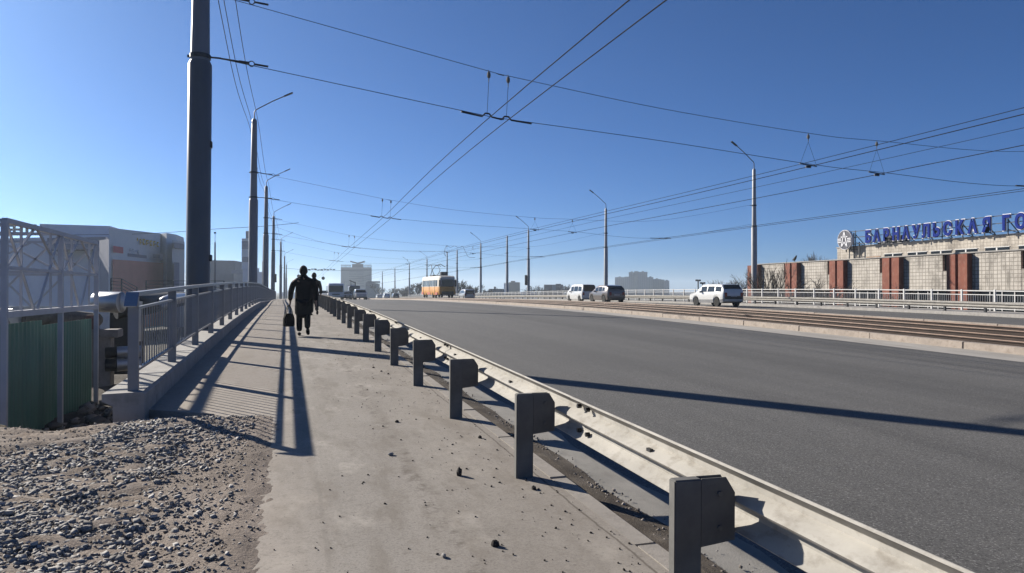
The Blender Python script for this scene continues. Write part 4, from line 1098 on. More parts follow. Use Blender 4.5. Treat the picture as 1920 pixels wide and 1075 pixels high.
TW = [wallm('tower_pale', (.40, .42, .46)), wallm('tower_mid', (.30, .32, .37)), wallm('tower_dark', (.20, .22, .26)), wallm('tower_slate', (.27, .31, .37))]
tws = [(1153, 1171, 520, 0, 1500, 'small pale apartment block at the left of the tower cluster'), (1171, 1180, 519, 0, 1490, 'narrow pale apartment tower left in the cluster'),
       (1179, 1190, 510.5, 0, 1400, 'tall pale ribbed tower left of the dark one'), (1189, 1197, 508.8, 2, 1380, 'tall narrow dark tower in the middle of the cluster'), (1196, 1214, 510, 0, 1360, 'tallest wide pale apartment tower of the cluster'),
       (1214, 1225, 520, 3, 1420, 'slate tower just right of the tallest one'), (1223, 1240, 523.5, 1, 1400, 'grey apartment tower third from the right of the cluster'), (1238, 1246, 524.5, 2, 1390, 'narrow dark tower second from the right of the cluster'), (1245, 1255, 526.5, 3, 1380, 'slate tower at the right end of the cluster')]
for x0, x1, yt, mi, d_, lab in tws:
    d_ *= .62
    t = empty('apartment_tower', U((x0 + x1) / 2, 545, d_), label=lab, cat='building', group='far apartment towers'); t.location.z = -8
    block('wall', [(x0, d_), (x1, d_), (x1, d_ + 15), (x0, d_ + 15)], zpx(yt, d_), -8, TW[mi], t)
    for q in range(int((x1 - x0) // 3.5)):
        xa = x0 + 1.2 + 3.5 * q; block('balcony_column', [(xa, d_ - .8), (xa + 1.1, d_ - .8), (xa + 1.1, d_), (xa, d_)], zpx(yt + 1.2, d_), -8, TW[(mi + 1) % 4], t)
    if x1 - x0 > 9: block('roof_box', [((x0 + x1) / 2 - 2, d_ + 3), ((x0 + x1) / 2 + 2, d_ + 3), ((x0 + x1) / 2 + 2, d_ + 9), ((x0 + x1) / 2 - 2, d_ + 9)], zpx(yt - 1.6, d_), zpx(yt + 1, d_), TW[mi], t)
def simple_b(name, x0, x1, yt, d_, mat, label, extra=()):
    t = empty(name, U((x0 + x1) / 2, 545, d_), label=label, cat='building'); t.location.z = -5
    block('wall', [(x0, d_), (x1, d_), (x1 + 1, d_ + 12), (x0 + 1, d_ + 12)], zpx(yt, d_), -5, mat, t)
    for (a, b, y0, y1, mm_) in extra: block('roof_box' if y1 <= yt + 1 else 'panel', [(a, d_ - .4), (b, d_ - .4), (b, d_ + 5), (a, d_ + 5)], zpx(y0, d_), zpx(y1, d_), mm_, t)
    return t
NAVY = wallm('navy_cladding', (.075, .085, .13)); OLIVE = wallm('olive_block', (.20, .195, .17)); MAR = wallm('maroon_grey', (.15, .13, .15))
simple_b('low_building', 917, 944, 542, 330, NAVY, 'long dark navy shed behind the far guardrail', ((924, 938, 546, 549, wallm('navy_sign', (.13, .16, .24))), (926, 930, 538, 542, NAVY)))
simple_b('apartment_block', 954, 974, 529.5, 520, OLIVE, 'brownish mid rise block between the third and fourth far poles', ((958, 966, 527, 530, OLIVE),))
simple_b('apartment_block', 1020, 1055, 534, 420, MAR, 'long dark low block left of the white minivan', ((1035, 1042, 535, 545, wallm('slate_panel', (.25, .29, .35))), (1042, 1052, 532.5, 534.5, MAR)))
simple_b('low_building', 976, 1006, 548, 300, HALLL, 'pale low kiosk row behind the far guardrail')
simple_b('low_building', 906, 916, 546, 310, HALLL, 'small pale kiosk behind the far guardrail near a lamp pole')
simple_b('low_building', 945, 953, 531, 500, HALLL, 'narrow pale stair tower left of the brownish block')
for i, (x0, x1, yt, d_) in enumerate(((524, 536, 548, 700), (536, 545, 545, 900), (545, 556, 549, 600))):
    simple_b('far_block', x0, x1, yt, d_, HALL, ['left', 'middle', 'right'][i] + ' one of three hazy far blocks at the end of the pavement')

# ------------------------------------------------------------------ bare trees
def tree_meshes(seed, h, spread, depth=6, rmin=.012):
    rg = random.Random(seed); tr = MB(); tw = MB()
    def grow(p, d, L, r, lev):
        q = p + d * L
        (tr if lev < 2 else tw).tube([p, p + d * L * .5 + Vector((rg.uniform(-1, 1), rg.uniform(-1, 1), 0)) * L * .05, q], [r, r * .85, r * .7], 5 if lev < 2 else 3, cap=False)
        if lev >= depth: return
        n = rg.choice((2, 3, 3)) if lev else rg.choice((3, 4))
        for k in range(n):
            ax = Vector((rg.uniform(-1, 1), rg.uniform(-1, 1), rg.uniform(-.3, .3))).normalized()
            nd = (d + ax * rg.uniform(.3, .8) * spread + Vector((0, 0, .15))).normalized()
            grow(p + d * L * rg.uniform(.55, 1.0), nd, L * rg.uniform(.6, .85), max(rmin, r * rg.uniform(.5, .68)), lev + 1)
    grow(Vector((0, 0, 0)), Vector((rg.uniform(-.05, .05), rg.uniform(-.05, .05), 1)).normalized(), h * .26, h * .02, 0)
    zt_ = max(v_[2] for v_ in tw.v); k_ = h / zt_
    for b_ in (tr, tw): b_.v = [(x * k_, y * k_, z * k_) for x, y, z in b_.v]
    return tr.mesh('trunk', BARK), tw.mesh('crown', TWIG)
TV = [tree_meshes(s, 10, sp, 6) for s, sp in ((1, .8), (2, .95), (3, .7), (5, 1.1))]
TVF = [tree_meshes(s, 10, sp, 6, .032) for s, sp in ((11, .85), (12, .95), (13, .8), (15, 1.1))]
def tree(px, ytop, d_, zb, v, label, group=None, wide=1.0):
    p = U(px, 545, d_); h = zpx(ytop, d_) - zb
    t = empty('bare_tree', (p.x, p.y, zb), random.uniform(0, 6), label=label, cat='tree', group=group)
    s = h / 10.0; t.scale = (s * wide, s * wide, s)
    tv = (TVF if d_ > 200 else TV)[v]
    put('trunk', tv[0], t); put('crown', tv[1], t)
for i, (px, yt, d_, v, w, lab) in enumerate([
    (1388, 507, 92, 1, 1.25, 'dense bare tree left of the right lamp pole'), (1352, 524, 120, 3, 1.2, 'low spreading bare tree behind the white car'), (1372, 518, 110, 0, 1.2, 'middle sized bare tree behind the white car'),
    (1437, 486, 60, 0, .8, 'slim bare tree in front of the left end of the tiled building'), (1463, 517, 63, 1, 1.3, 'small bushy bare tree between the first red pilasters'), (1512, 521, 58, 3, 1.4, 'low bare shrub before the second tiled panel'), (1625, 528, 50, 1, 1.5, 'low bare shrub before the fourth tiled panel'),
    (1512, 471, 150, 2, .6, 'slender tree top left above the tiled building'), (1525, 469, 145, 0, .7, 'middle tree top above the tiled building'), (1556, 466, 140, 1, .6, 'right tree top above the tiled building near the emblem')]):
    tree(px, yt, d_, -4.2, v, lab, 'bare trees on the right', w)
for i, (px, yt, d_, v, w) in enumerate([(781, 524, 260, 1, 1.3), (772, 531, 280, 0, 1.2), (752, 537, 300, 3, 1.2), (757, 540, 310, 1, 1.4), (762, 537, 320, 2, 1.3), (733, 536, 330, 1, 1.0), (712, 531, 360, 3, 1.0), (740, 540, 340, 0, 1.4), (748, 541, 330, 1, 1.5),
     (869, 517, 230, 1, 1.2), (877, 524, 240, 3, 1.3), (886, 533, 250, 0, 1.2), (894, 536, 260, 2, 1.4), (862, 532, 255, 1, 1.3), (912, 541, 280, 0, 1.5), (930, 537, 350, 2, .8), (1010, 534, 330, 0, 1.2), (1017, 539, 340, 1, 1.5), (984, 543, 320, 3, 1.6), (992, 541, 330, 1, 1.4), (1062, 533, 400, 3, 1.6), (1075, 534, 390, 1, 1.6), (1086, 535, 385, 0, 1.6), (1052, 537, 405, 1, 1.5), (1097, 536, 380, 3, 1.5), (1004, 538, 335, 3, 1.5)]):
    side = 'behind the tram' if px < 800 else ('right of the tram' if px < 950 else 'beyond the far guardrail')
    n_ = ['large', 'broad', 'low', 'thin', 'dense', 'small', 'pale', 'slim', 'round', 'tall'][i % 10]
    tree(px, yt, d_, -6, v, f'{n_} bare tree in the far tree line {side}, number {i + 1} from its start' if False else f'{n_} bare tree in the tree line {side}', 'bare trees of the far tree line', w)
# floodlight pylons behind the white car
for px, yt, lab in ((1309, 526, 'left floodlight pylon with twin heads behind the white car'), (1317.5, 531, 'right floodlight pylon behind the white car')):
    p = U(px, 545, 130); t = empty('floodlight', (p.x, p.y, -4.5), label=lab, cat='lamp')
    zt_ = zpx(yt, 130) + 4.5
    m = MB(); m.bar((0, 0, 0), (0, 0, zt_), .16); m.build('mast', DARKM, t)
    for s_ in (-.28, .28): m = MB(); m.box((s_, 0, zt_), (.36, .3, .3)); m.build('lamp_head', DARKM, t)

# ------------------------------------------------------------------ vehicles
def interp(tab, y):
    if y <= tab[0][0]: return tab[0][1:]
    for a, b in zip(tab[:-1], tab[1:]):
        if y <= b[0]:
            t = (y - a[0]) / (b[0] - a[0]); return tuple(u + (v - u) * t for u, v in zip(a[1:], b[1:]))
    return tab[-1][1:]
def vehicle(name, loc, rz, W_, tab, wheels, wr, paint, label, cat, sides=(), front=None, rear=None, lower=None, lights=True, group=None, front_z=None, rear_z=None, tum=.13, extra=None, upper=None):
    """tab rows: y, sill z, belt z, roof z, half-width factor (rear at y=0, front at y=L)"""
    t = empty(name, loc, rz, label=label, cat=cat, group=group)
    L = tab[-1][0]; hw = W_ / 2
    ysm = sorted(set([r_[0] for r_ in tab] + list(np.linspace(0, L, 26)) + [w + s_ * wr * q for w in wheels for s_ in (-1, 1) for q in (1.18, 1.12, .85, .5, .0)]))
    ysm = [y for y in ysm if 0 <= y <= L]
    def sect(y):
        zs, zb_, zr, k = interp(tab, y)
        for w in wheels:
            dd = abs(y - w)
            if dd < wr * 1.16: zs = max(zs, wr + math.sqrt(max(0, (wr * 1.16) ** 2 - dd * dd)))
        zs = min(zs, zb_ - .03); H = zr - zb_
        tt = tum * min(1, H / .45)
        return [(hw * k * .95, zs), (hw * k, zs + (zb_ - zs) * .28), (hw * k, zs + (zb_ - zs) * .7), (hw * k * .975, zb_), (hw * k - tt, zb_ + H * .86), (hw * k - tt - .07, zb_ + H * .98), (0, zr + .015)]
    def ring(y):
        s_ = sect(y); z0 = s_[0][1]
        r_ = [(x, y - L / 2, z) for x, z in s_] + [(-x, y - L / 2, z) for x, z in s_[-2::-1]]
        return r_
    m = MB(); m.loft([ring(y) for y in ysm]); body = m.build('body', paint, t, smooth=38)
    if upper:
        body.data.materials.append(upper)
        for pg in body.data.polygons:
            if pg.center.z > tab[len(tab) // 2][2] + .02 and len(pg.vertices) < 6: pg.material_index = 1
    # dark underbody filling the wheel wells
    zs0 = min(r_[1] for r_ in tab); 
    m = MB(); m.bb(-hw * .8, hw * .8, -L / 2 + .15, L / 2 - .15, zs0 - .02, zs0 + wr + .25); m.build('underbody', BLACK, t)
    def surf(y, f, side, off=.007):
        s_ = sect(y); a, b = Vector((s_[3][0], y - L / 2, s_[3][1])), Vector((s_[4][0], y - L / 2, s_[4][1]))
        p = a + (b - a) * f; p.x += off; p.x *= side; return p
    for (ya, yb, f0, f1) in sides:
        for side in (-1, 1):
            m = MB(); m.loft([[surf(y, f0 + .0, side), surf(y, (f0 + f1) / 2, side), surf(y, f1, side)] for y in np.linspace(ya, yb, 4)], cap=False, close=False)
            m.build('side_window', GLASS, t, smooth=50)
    def endglass(nm, ya, yb, sgn):
        m = MB(); rows = []
        for y in np.linspace(ya, yb, 5):
            s_ = sect(y); x = max(.05, s_[5][0] - .02); z = interp(tab, y)[2] + .012
            rows.append([(-x, y - L / 2 + sgn * .008, z - .005), (-x * .4, y - L / 2 + sgn * .010, z + .012), (x * .4, y - L / 2 + sgn * .010, z + .012), (x, y - L / 2 + sgn * .008, z - .005)])
        m.loft(rows, cap=False, close=False); m.build(nm, GLASS, t, smooth=50)
    if front: endglass('windscreen', front[0], front[1], 1)
    if rear: endglass('rear_window', rear[0], rear[1], -1)
    def flat(nm, y, z0, z1, xw, mat, sgn):
        m = MB(); m.box((0, y - L / 2 + sgn * .01, (z0 + z1) / 2), (xw, .02, z1 - z0)); m.build(nm, mat, t, bevel=.008)
    if front_z: flat('windscreen', L, front_z[0], front_z[1], front_z[2], GLASS, 1)
    if rear_z: flat('rear_window', 0, rear_z[0], rear_z[1], rear_z[2], GLASS, -1)
    for w in wheels:
        for side in (-1, 1):
            wh = empty('wheel', (side * (hw - .12), w - L / 2, wr)); wh.parent = t
            m = MB(); m.lathe([(wr * .62, -.11), (wr * .92, -.11), (wr, -.07), (wr, .07), (wr * .92, .11), (wr * .62, .11)], 24, axis='x'); m.build('tyre', TYRE, wh, smooth=40)
            m = MB(); m.lathe([(wr * .64, -.07), (wr * .64, .07)], 20, axis='x')
            for q in range(5):
                a = q * 2 * math.pi / 5; m.bar((side * .09, 0, 0), (side * .09, math.cos(a) * wr * .6, math.sin(a) * wr * .6), .05, .03, up=(1, 0, 0))
            m.build('rim', RIM, wh, smooth=30)
    if lower:
        m = MB()
        for side in (-1, 1):
            pts = [y for y in ysm if min(abs(y - w) for w in wheels) > wr * 1.17]
            for a, b in zip(pts[:-1], pts[1:]):
                if any(a < w < b for w in wheels): continue
                sa, sb = sect(a), sect(b); zc_ = lambda s_: s_[0][1] + (s_[3][1] - s_[0][1]) * .30
                m.add([(side * (sa[0][0] + .012), a - L / 2, sa[0][1] - .02), (side * (sb[0][0] + .012), b - L / 2, sb[0][1] - .02), (side * (sb[1][0] + .012), b - L / 2, zc_(sb)), (side * (sa[1][0] + .012), a - L / 2, zc_(sa))], [(0, 1, 2, 3)])
        m.build('sill_trim', lower, t)
    if lights:
        zs, zb_, zr, k = interp(tab, L); zh = zs + (zb_ - zs) * .68
        zs2, zb2, zr2, k2 = interp(tab, 0); zh2 = zs2 + (zb2 - zs2) * .72
        for side in (-1, 1):
            m = MB(); m.box((side * hw * k * .74, L / 2 - .005, zh), (hw * .36, .08, .14)); m.build('headlight', LAMPG, t, bevel=.02)
            m = MB(); m.box((side * hw * k2 * .86, -L / 2 + .02, zh2), (hw * .24, .10, .34)); m.build('tail_light', REDL, t, bevel=.02)
            ym = (front[0] - .15) if front else L - .4
            s_ = sect(ym); m = MB(); m.box((side * (s_[3][0] + .10), ym - L / 2, s_[3][1] + .07), (.18, .09, .14)); m.build('mirror', paint, t, bevel=.02)
        for y, sgn, nm, zz in ((0, -1, 'rear_bumper', zs2 + .16), (L, 1, 'front_bumper', zs + .16)):
            kk = k if sgn > 0 else k2
            m = MB(); m.box((0, sgn * (L / 2 - .03), zz), (W_ * kk * .98, .16, .22)); m.build(nm, DARKM if lower else paint, t, bevel=.04)
        for y, sgn, zz in ((0, -1, zs2 + (zb2 - zs2) * .5), (L, 1, zs + .22)):
            m = MB(); m.box((0, sgn * (L / 2 + .06 if sgn > 0 else L / 2 + .012), zz), (.52, .02, .11)); m.build('number_plate', PLATE, t)
        m = MB(); m.box((0, L / 2 + .005, zs + (zb_ - zs) * .62), (hw * .9, .05, .16)); m.build('grille', DARKM, t, bevel=.01)
    if extra: extra(t, L, hw)
    return t
def paint(name, col, metal=.3, rough=.3): return M(name, col, rough, metal, var=.04, spec=.5, coat=.4)
PWHITE = paint('white_car_paint', (.78, .78, .77), 0); PBEI = paint('beige_car_paint', (.21, .18, .165), .4); PDARK = paint('dark_car_paint', (.05, .05, .055)); PGREY = paint('grey_car_paint', (.30, .31, .33))
PSILV = paint('silver_car_paint', (.50, .50, .51)); PMAR = paint('maroon_car_paint', (.12, .03, .035))
SUVT = [(0, .50, .98, 1.02, .86), (.05, .42, 1.0, 1.12, .93), (.12, .36, 1.02, 1.30, .96), (.35, .33, 1.02, 1.56, .99), (.7, .32, 1.02, 1.60, 1), (2.2, .30, 1.0, 1.61, 1), (2.75, .30, .99, 1.56, 1), (3.35, .30, .98, 1.06, 1), (3.5, .30, .95, 1.0, 1), (4.1, .32, .88, .93, .97), (4.35, .38, .76, .82, .90), (4.45, .45, .68, .72, .80)]
XOVT = [(0, .50, 1.0, 1.05, .80), (.06, .40, 1.04, 1.2, .90), (.2, .34, 1.06, 1.42, .96), (.6, .32, 1.06, 1.60, 1), (1.3, .30, 1.05, 1.66, 1), (2.2, .30, 1.04, 1.66, 1), (2.8, .30, 1.03, 1.54, 1), (3.5, .30, 1.02, 1.09, 1), (4.2, .32, .92, .97, .96), (4.5, .38, .8, .85, .86), (4.6, .46, .7, .75, .74)]
VANT = [(0, .45, 1.02, 1.10, .92), (.05, .34, 1.04, 1.55, .97), (.15, .30, 1.05, 1.78, .99), (.5, .28, 1.05, 1.85, 1), (2.6, .27, 1.03, 1.86, 1), (3.2, .27, 1.02, 1.76, 1), (4.0, .28, 1.0, 1.12, .98), (4.2, .28, .94, 1.0, .96), (4.55, .34, .78, .84, .86), (4.62, .42, .66, .72, .78)]
SEDT = [(0, .46, .86, .92, .84), (.08, .36, .9, .98, .92), (.8, .28, .94, 1.02, .98), (1.3, .26, .95, 1.34, 1), (1.8, .25, .95, 1.44, 1), (2.5, .25, .94, 1.43, 1), (3.3, .25, .92, .98, 1), (4.0, .28, .8, .86, .94), (4.35, .36, .68, .74, .82), (4.4, .42, .62, .66, .74)]
def yz(px, X): p = UX(px, X); return p.x, p.y
def onroad(px, X, far=True):
    p = UX(px, X); z = zg(p.y) + (ZR - .02 if far else -.12); return (p.x, p.y, z)
SW = ((.32, 1.0, .14, .86), (1.1, 1.95, .12, .88), (2.03, 2.75, .12, .88))
vehicle('car', onroad(1341, 29.6), R(2), 1.76, SUVT, (.82, 3.42), .34, PWHITE, 'white estate car driving away on the far carriageway', 'car', SW, front=(2.82, 3.3), rear=(.10, .34), lower=M('silver_sill', (.42, .42, .43), .4, .4))
vehicle('car', onroad(1137, 28.2), R(0), 1.85, XOVT, (.9, 3.65), .36, PBEI, 'beige crossover car driving away behind the white minivan', 'car', ((.7, 1.25, .16, .82), (1.35, 2.1, .12, .86), (2.18, 2.85, .12, .84)), front=(2.9, 3.45), rear=(.10, .55))
def rr(t, L, hw):
    for s_ in (-1, 1):
        m = MB(); m.bar((s_ * .6, -1.1, 1.72), (s_ * .6, .5, 1.70), .05); m.build('roof_rail', DARKM, t)
vehicle('minivan', onroad(1089, 30.2), R(1), 1.72, VANT, (.75, 3.7), .32, PWHITE, 'white minivan ahead of the beige crossover on the far carriageway', 'van', ((.25, 1.1, .14, .86), (1.2, 2.25, .12, .88), (2.35, 3.1, .12, .86)), front=(3.25, 3.95), rear=(.05, .16), rear_z=(1.12, 1.66, 1.3))
vehicle('minivan', onroad(874.5, 27.0), R(0), 1.72, [(a, b, c, d_ * .9, e) for a, b, c, d_, e in VANT], (.75, 3.7), .31, PSILV, 'silver van with a dark back to the right of the tram', 'van', ((.25, 1.1, .14, .86), (1.2, 2.25, .12, .88), (2.35, 3.1, .12, .86)), front=(3.25, 3.95), rear_z=(1.0, 1.5, 1.3))
SW2 = ((1.2, 1.85, .12, .85), (1.95, 2.7, .12, .85))
for px, X, y_, T_, pt_, lab, cat_ in ((741, 27.5, 0, SUVT, PDARK, 'dark car farthest right in the distant group left of the tram', 'car'), (724, 26.5, 0, SUVT, PWHITE, 'white car in the middle of the distant group left of the tram', 'car'), (711, 26.0, 0, SEDT, PWHITE, 'small white car farthest left in the distant group', 'car')):
    vehicle('car', onroad(px, X), 0, 1.74, T_, (.8, 3.4), .32, pt_, lab, cat_, SW2, front=(2.8, 3.3), rear=(.2, .7) if T_ is SUVT else (.85, 1.3))
vehicle('car', onroad(675.5, 10.5, False), math.pi, 1.78, SUVT, (.82, 3.42), .33, PSILV, 'pale car with headlights approaching in front of the dark lorry', 'car', SW, front=(2.82, 3.3), rear=(.10, .34))
vehicle('car', onroad(650, 9.9, False), math.pi, 1.72, SEDT, (.8, 3.5), .31, PDARK, 'dark car just to the right of the approaching bus', 'car', SW2, front=(2.6, 3.25), rear=(.85, 1.3))
vehicle('car', onroad(606.5, 5.2, False), math.pi, 1.72, SEDT, (.8, 3.5), .31, PWHITE, 'white car mostly hidden left of the approaching bus', 'car', SW2, front=(2.6, 3.25), rear=(.85, 1.3))
vehicle('car', onroad(657, 12.4, False), math.pi, 1.72, SEDT, (.8, 3.5), .31, PMAR, 'maroon car between the bus and the pale car', 'car', SW2, front=(2.6, 3.25), rear=(.85, 1.3))
BUST = [(0, .5, 1.3, 2.7, .92), (.1, .42, 1.3, 2.82, .98), (6.6, .40, 1.3, 2.84, 1), (6.85, .42, 1.25, 2.74, .98), (7.0, .5, 1.2, 2.55, .93)]
PBUS = paint('bus_paint', (.66, .69, .76), .0)
vehicle('bus', onroad(627.5, 7.0, False), math.pi, 2.5, [(a, b, c * .92, d_ * .9, e) for a, b, c, d_, e in BUST], (1.6, 5.5), .45, PBUS, 'white city bus approaching on the near carriageway', 'bus', tuple((.5 + 1.02 * i, 1.4 + 1.02 * i, .1, .8) for i in range(6)), front_z=(1.2, 2.2, 2.1), rear_z=(1.2, 2.1, 2.0), tum=.08)
# lorry with crane body
lo_ = onroad(678, 13.0, False); lo_ = (lo_[0], lo_[1] + 16, zg(lo_[1] + 16) - .12)
def crane(t, L, hw):
    m = MB(); m.bb(-1.15, 1.15, -L / 2 - 3.0, -L / 2 + .2, .8, 1.3); m.build('flatbed', DARKM, t)
    m = MB(); m.bar((-.3, -1.2, 1.6), (-.3, -1.2, 3.6), .2); m.bar((-.3, -1.2, 3.4), (.8, -2, 3.9), .16); m.bar((.5, -1.4, 2.4), (.6, -1.6, 4.0), .12); m.build('crane', DARKM, t)
vehicle('lorry', lo_, math.pi, 2.4, [(0, .7, 1.6, 2.6, .95), (.1, .6, 1.6, 2.75, 1), (1.7, .6, 1.6, 2.78, 1), (2.0, .6, 1.5, 2.6, .98), (2.2, .7, 1.45, 1.6, .95)], (1.3,), .48, PDARK, 'dark lorry with a small crane behind the pale car', 'lorry', ((.6, 1.6, .1, .85),), front_z=(1.5, 2.4, 2.0), tum=.08, extra=crane)
p = U(658.5, 536.5, 175); t = empty('billboard', (p.x, p.y, zg(170)), label='pale billboard beside the road left of the dark lorry', cat='billboard')
m = MB(); m.box((0, 0, p.z - zg(170)), (1.75, .15, .62), Matrix.Rotation(R(-6), 3, 'Y')); m.build('panel', SWH, t); m = MB(); m.bar((0, .1, 0), (0, .1, p.z - zg(170)), .12); m.build('post', DARKM, t)
# tram
ORA = M('tram_orange', (.80, .36, .05), .5, var=.08, coat=.2); ORR = M('tram_red', (.62, .15, .08), .5, var=.15); CRE = M('tram_roof_white', (.60, .57, .52), .6, var=.1)
TRT = [(0, .75, 1.55, 2.5, .70), (.15, .55, 1.55, 2.85, .84), (.6, .45, 1.55, 3.0, .95), (1.4, .42, 1.55, 3.06, 1), (12.6, .42, 1.55, 3.06, 1), (13.4, .45, 1.55, 3.0, .95), (13.85, .55, 1.55, 2.85, .84), (14, .75, 1.55, 2.5, .70)]
def tramx(t, L, hw):
    m = MB()
    for side in (-1, 1):
        for a, b in ((-6.2, -4.6), (-1.0, 1.2), (4.6, 6.2)): m.box((side * (hw + .012), (a + b) / 2, .62), (.03, b - a, .34))
    m.build('red_skirt', ORR, t)
    
    m = MB(); m.box((0, -7.02, 2.02), (1.62, .08, .95)); m.build('rear_window', GLASS, t, bevel=.04)
    for s_ in (-1, 1):
        m = MB(); m.box((s_ * 1.03, -6.80, 2.02), (.10, .50, .90), Matrix.Rotation(s_ * R(34), 3, 'Z')); m.build('corner_window', GLASS, t, bevel=.03)
    m = MB(); m.box((0, -7.03, .72), (1.7, .2, .36)); m.build('bumper', BLACK, t, bevel=.05)
    m = MB(); m.box((0, -4.2, 3.35), (.9, 1.0, .5)); m.build('resistor_box', DARKM, t, bevel=.03)
    m = MB(); m.box((0, 1.8, 3.18), (1.2, 2.4, .14)); m.build('roof_frame', DARKM, t)
    m = MB(); m.tube([(-.5, 2.8, 3.25), (-.6, 1.2, 4.0), (-.45, 2.4, 4.75)], .045, 6); m.tube([(.5, 2.8, 3.25), (.6, 1.2, 4.0), (.45, 2.4, 4.75)], .045, 6); m.tube([(-.95, 2.4, 4.55), (-.6, 2.4, 4.78), (.6, 2.4, 4.78), (.95, 2.4, 4.55)], .04, 6)
    m.tube([(0, 2.6, 3.25), (-.5, 1.6, 4.0), (-.2, .6, 4.6), (.3, -.6, 4.8), (.8, -1.4, 4.4)], .05, 6); m.build('pantograph', DARKM, t)
    for y in (-4.4, -.2, 4.4):
        m = MB(); m.box((-hw - .012, y + .1, 1.55), (.03, .06, 2.0)); m.build('door_edge', DARKM, t)
p = UX(840, 20.6)
vehicle('tram', (p.x, p.y + 7.2, zg(p.y) + .10), 0, 2.5, TRT, (2.5, 4.4, 9.6, 11.5), .35, ORA, 'orange and white tram running away on the farther rails', 'tram', tuple((1.25 + 1.17 * i, 2.27 + 1.17 * i, .04, .70) for i in range(10)), lights=False, tum=.10, extra=tramx, upper=CRE)

# ------------------------------------------------------------------ pedestrians
def person(name, loc, rz, label, coat, trous, hem, wide, head_turn=0.0, hatm=HAIR, stride=1.0, bagarm=True, scale=1.0):
    t = empty(name, loc, rz, label=label, cat='person'); t.scale = (scale,) * 3
    w = wide
    # local: +Y is the walking direction, +X right
    V = []; E = []
    def v(p, r, par=None):
        V.append((p, r)); i = len(V) - 1
        if par is not None: E.append((par, i))
        return i
    pel = v((0, 0, .98), (.15 * w, .115)); ch = v((0, .02, 1.25), (.165 * w, .12), pel); sh = v((0, .015, 1.42), (.15 * w, .095), ch); nk = v((0, .03, 1.52), .058, sh); hb = v((0, .045, 1.60), .075, nk); ht_ = v((0, .045, 1.70), .085, hb); v((0, .03, 1.76), .055, ht_); v((0, .125, 1.635), .028, hb)
    def arm(s, el, wr_, spread):
        a = v((s * .20 * w, .01, 1.40), .062, sh); b = v(el, .046, a); c = v(wr_, .032, b)
        d = Vector(wr_) - Vector(el); d.normalize()
        pm = Vector(wr_) + d * .075; pl = v(tuple(pm), (.020, .036), c)
        for k in range(4):
            f = pm + Vector((0, (k - 1.5) * .021 + .0, 0)) + d * .035; i1 = v(tuple(f), .0095, pl)
            f2 = f + d * (.035 - .004 * abs(k - 1.2)) + Vector((-s * .016, 0, 0)); i2 = v(tuple(f2), .0085, i1); v(tuple(f2 + d * .022 + Vector((-s * .02, 0, 0))), .007, i2)
        th = Vector(wr_) + d * .035 + Vector((-s * .01, .034, 0)); j = v(tuple(th), .011, c); v(tuple(th + d * .04 + Vector((-s * .008, .012, 0))), .009, j)
        return pm
    handL = arm(-1, (-.265 * w, -.02, 1.13), (-.285 * w, .06, .88), .1)
    handR = arm(1, (.255 * w, -.06, 1.13), (.27 * w, -.03, .87), .1)
    put('body', skinmesh('body', V, E, SKIN, 1, 0), t)
    # trousers and shoes
    V2 = []; E2 = []
    def v2(p, r, par=None):
        V2.append((p, r)); i = len(V2) - 1
        if par is not None: E2.append((par, i))
        return i
    pv = v2((0, 0, .95), (.155 * w, .12))
    q = v2((-.085 * w, 0, .88), .105, pv); q = v2((-.09 * w, .10 * stride, .50), .088, q); v2((-.09 * w, .07 * stride, .10), .078, q)
    q = v2((.085 * w, 0, .88), .105, pv); q = v2((.085 * w, -.02 * stride, .50), .088, q); v2((.095 * w, -.30 * stride, .20), .075, q)
    put('trousers', skinmesh('trousers', V2, E2, trous, 1, 0), t)
    put('shoe', skinmesh('shoe', [((-.09 * w, .05 * stride, .055), (.052, .055)), ((-.09 * w, .13 * stride + .02, .04), (.052, .038)), ((-.095 * w, .20 * stride + .02, .03), (.04, .028))], [(0, 1), (1, 2)], LEATH, 1), t)
    put('shoe', skinmesh('shoe', [((.10 * w, -.36 * stride, .20), (.05, .055)), ((.105 * w, -.31 * stride, .11), (.052, .04)), ((.11 * w, -.24 * stride, .045), (.04, .028))], [(0, 1), (1, 2)], LEATH, 1), t)
    # coat: torso shell with sleeves in one surface
    V3 = []; E3 = []
    def v3(p, r, par=None):
        V3.append((p, r)); i = len(V3) - 1
        if par is not None: E3.append((par, i))
        return i
    p0 = v3((0, 0, 1.0), (.20 * w, .15)); c3 = v3((0, .015, 1.25), (.195 * w, .145), p0); s3 = v3((0, .015, 1.41), (.165 * w, .12), c3); k3 = v3((0, .025, 1.50), (.095, .09), s3); v3((0, .025, 1.60), (.088, .088), k3)
    h0 = v3((.0, 0, (1.0 + hem) / 2), (.205 * w, .15), p0); v3((0, -.01, hem), (.21 * w, .155), h0)
    for s, el, wr_ in ((-1, (-.268 * w, -.02, 1.13), (-.287 * w, .055, .89)), (1, (.258 * w, -.06, 1.13), (.272 * w, -.032, .88))):
        a = v3((s * .205 * w, .01, 1.375), .092, s3); b = v3(el, .075, a); v3(wr_, .06, b)
    put('coat', skinmesh('coat', V3, E3, coat, 1, 0), t)
    m = MB(); m.ell((0, .022, 1.665), (.102, .115, .135), 16, 12); put('hair', m.mesh('hair', hatm, smooth=60), t)
    for s in (-1, 1):
        m = MB(); m.ell((s * .092, .045, 1.645), (.014, .028, .036), 8, 6); put('ear', m.mesh('ear', SKIN, smooth=60), t)
        m = MB(); m.ell((s * .033, .122, 1.665), (.012, .008, .009), 8, 6); put('eye', m.mesh('eye', BLACK, smooth=60), t)
    m = MB(); m.box((0, .119, 1.59), (.05, .012, .012)); put('mouth', m.mesh('mouth', M('lips', (.22, .09, .08), .6)), t)
    return t, handL
p = UX(568, .36); yP = 20.0
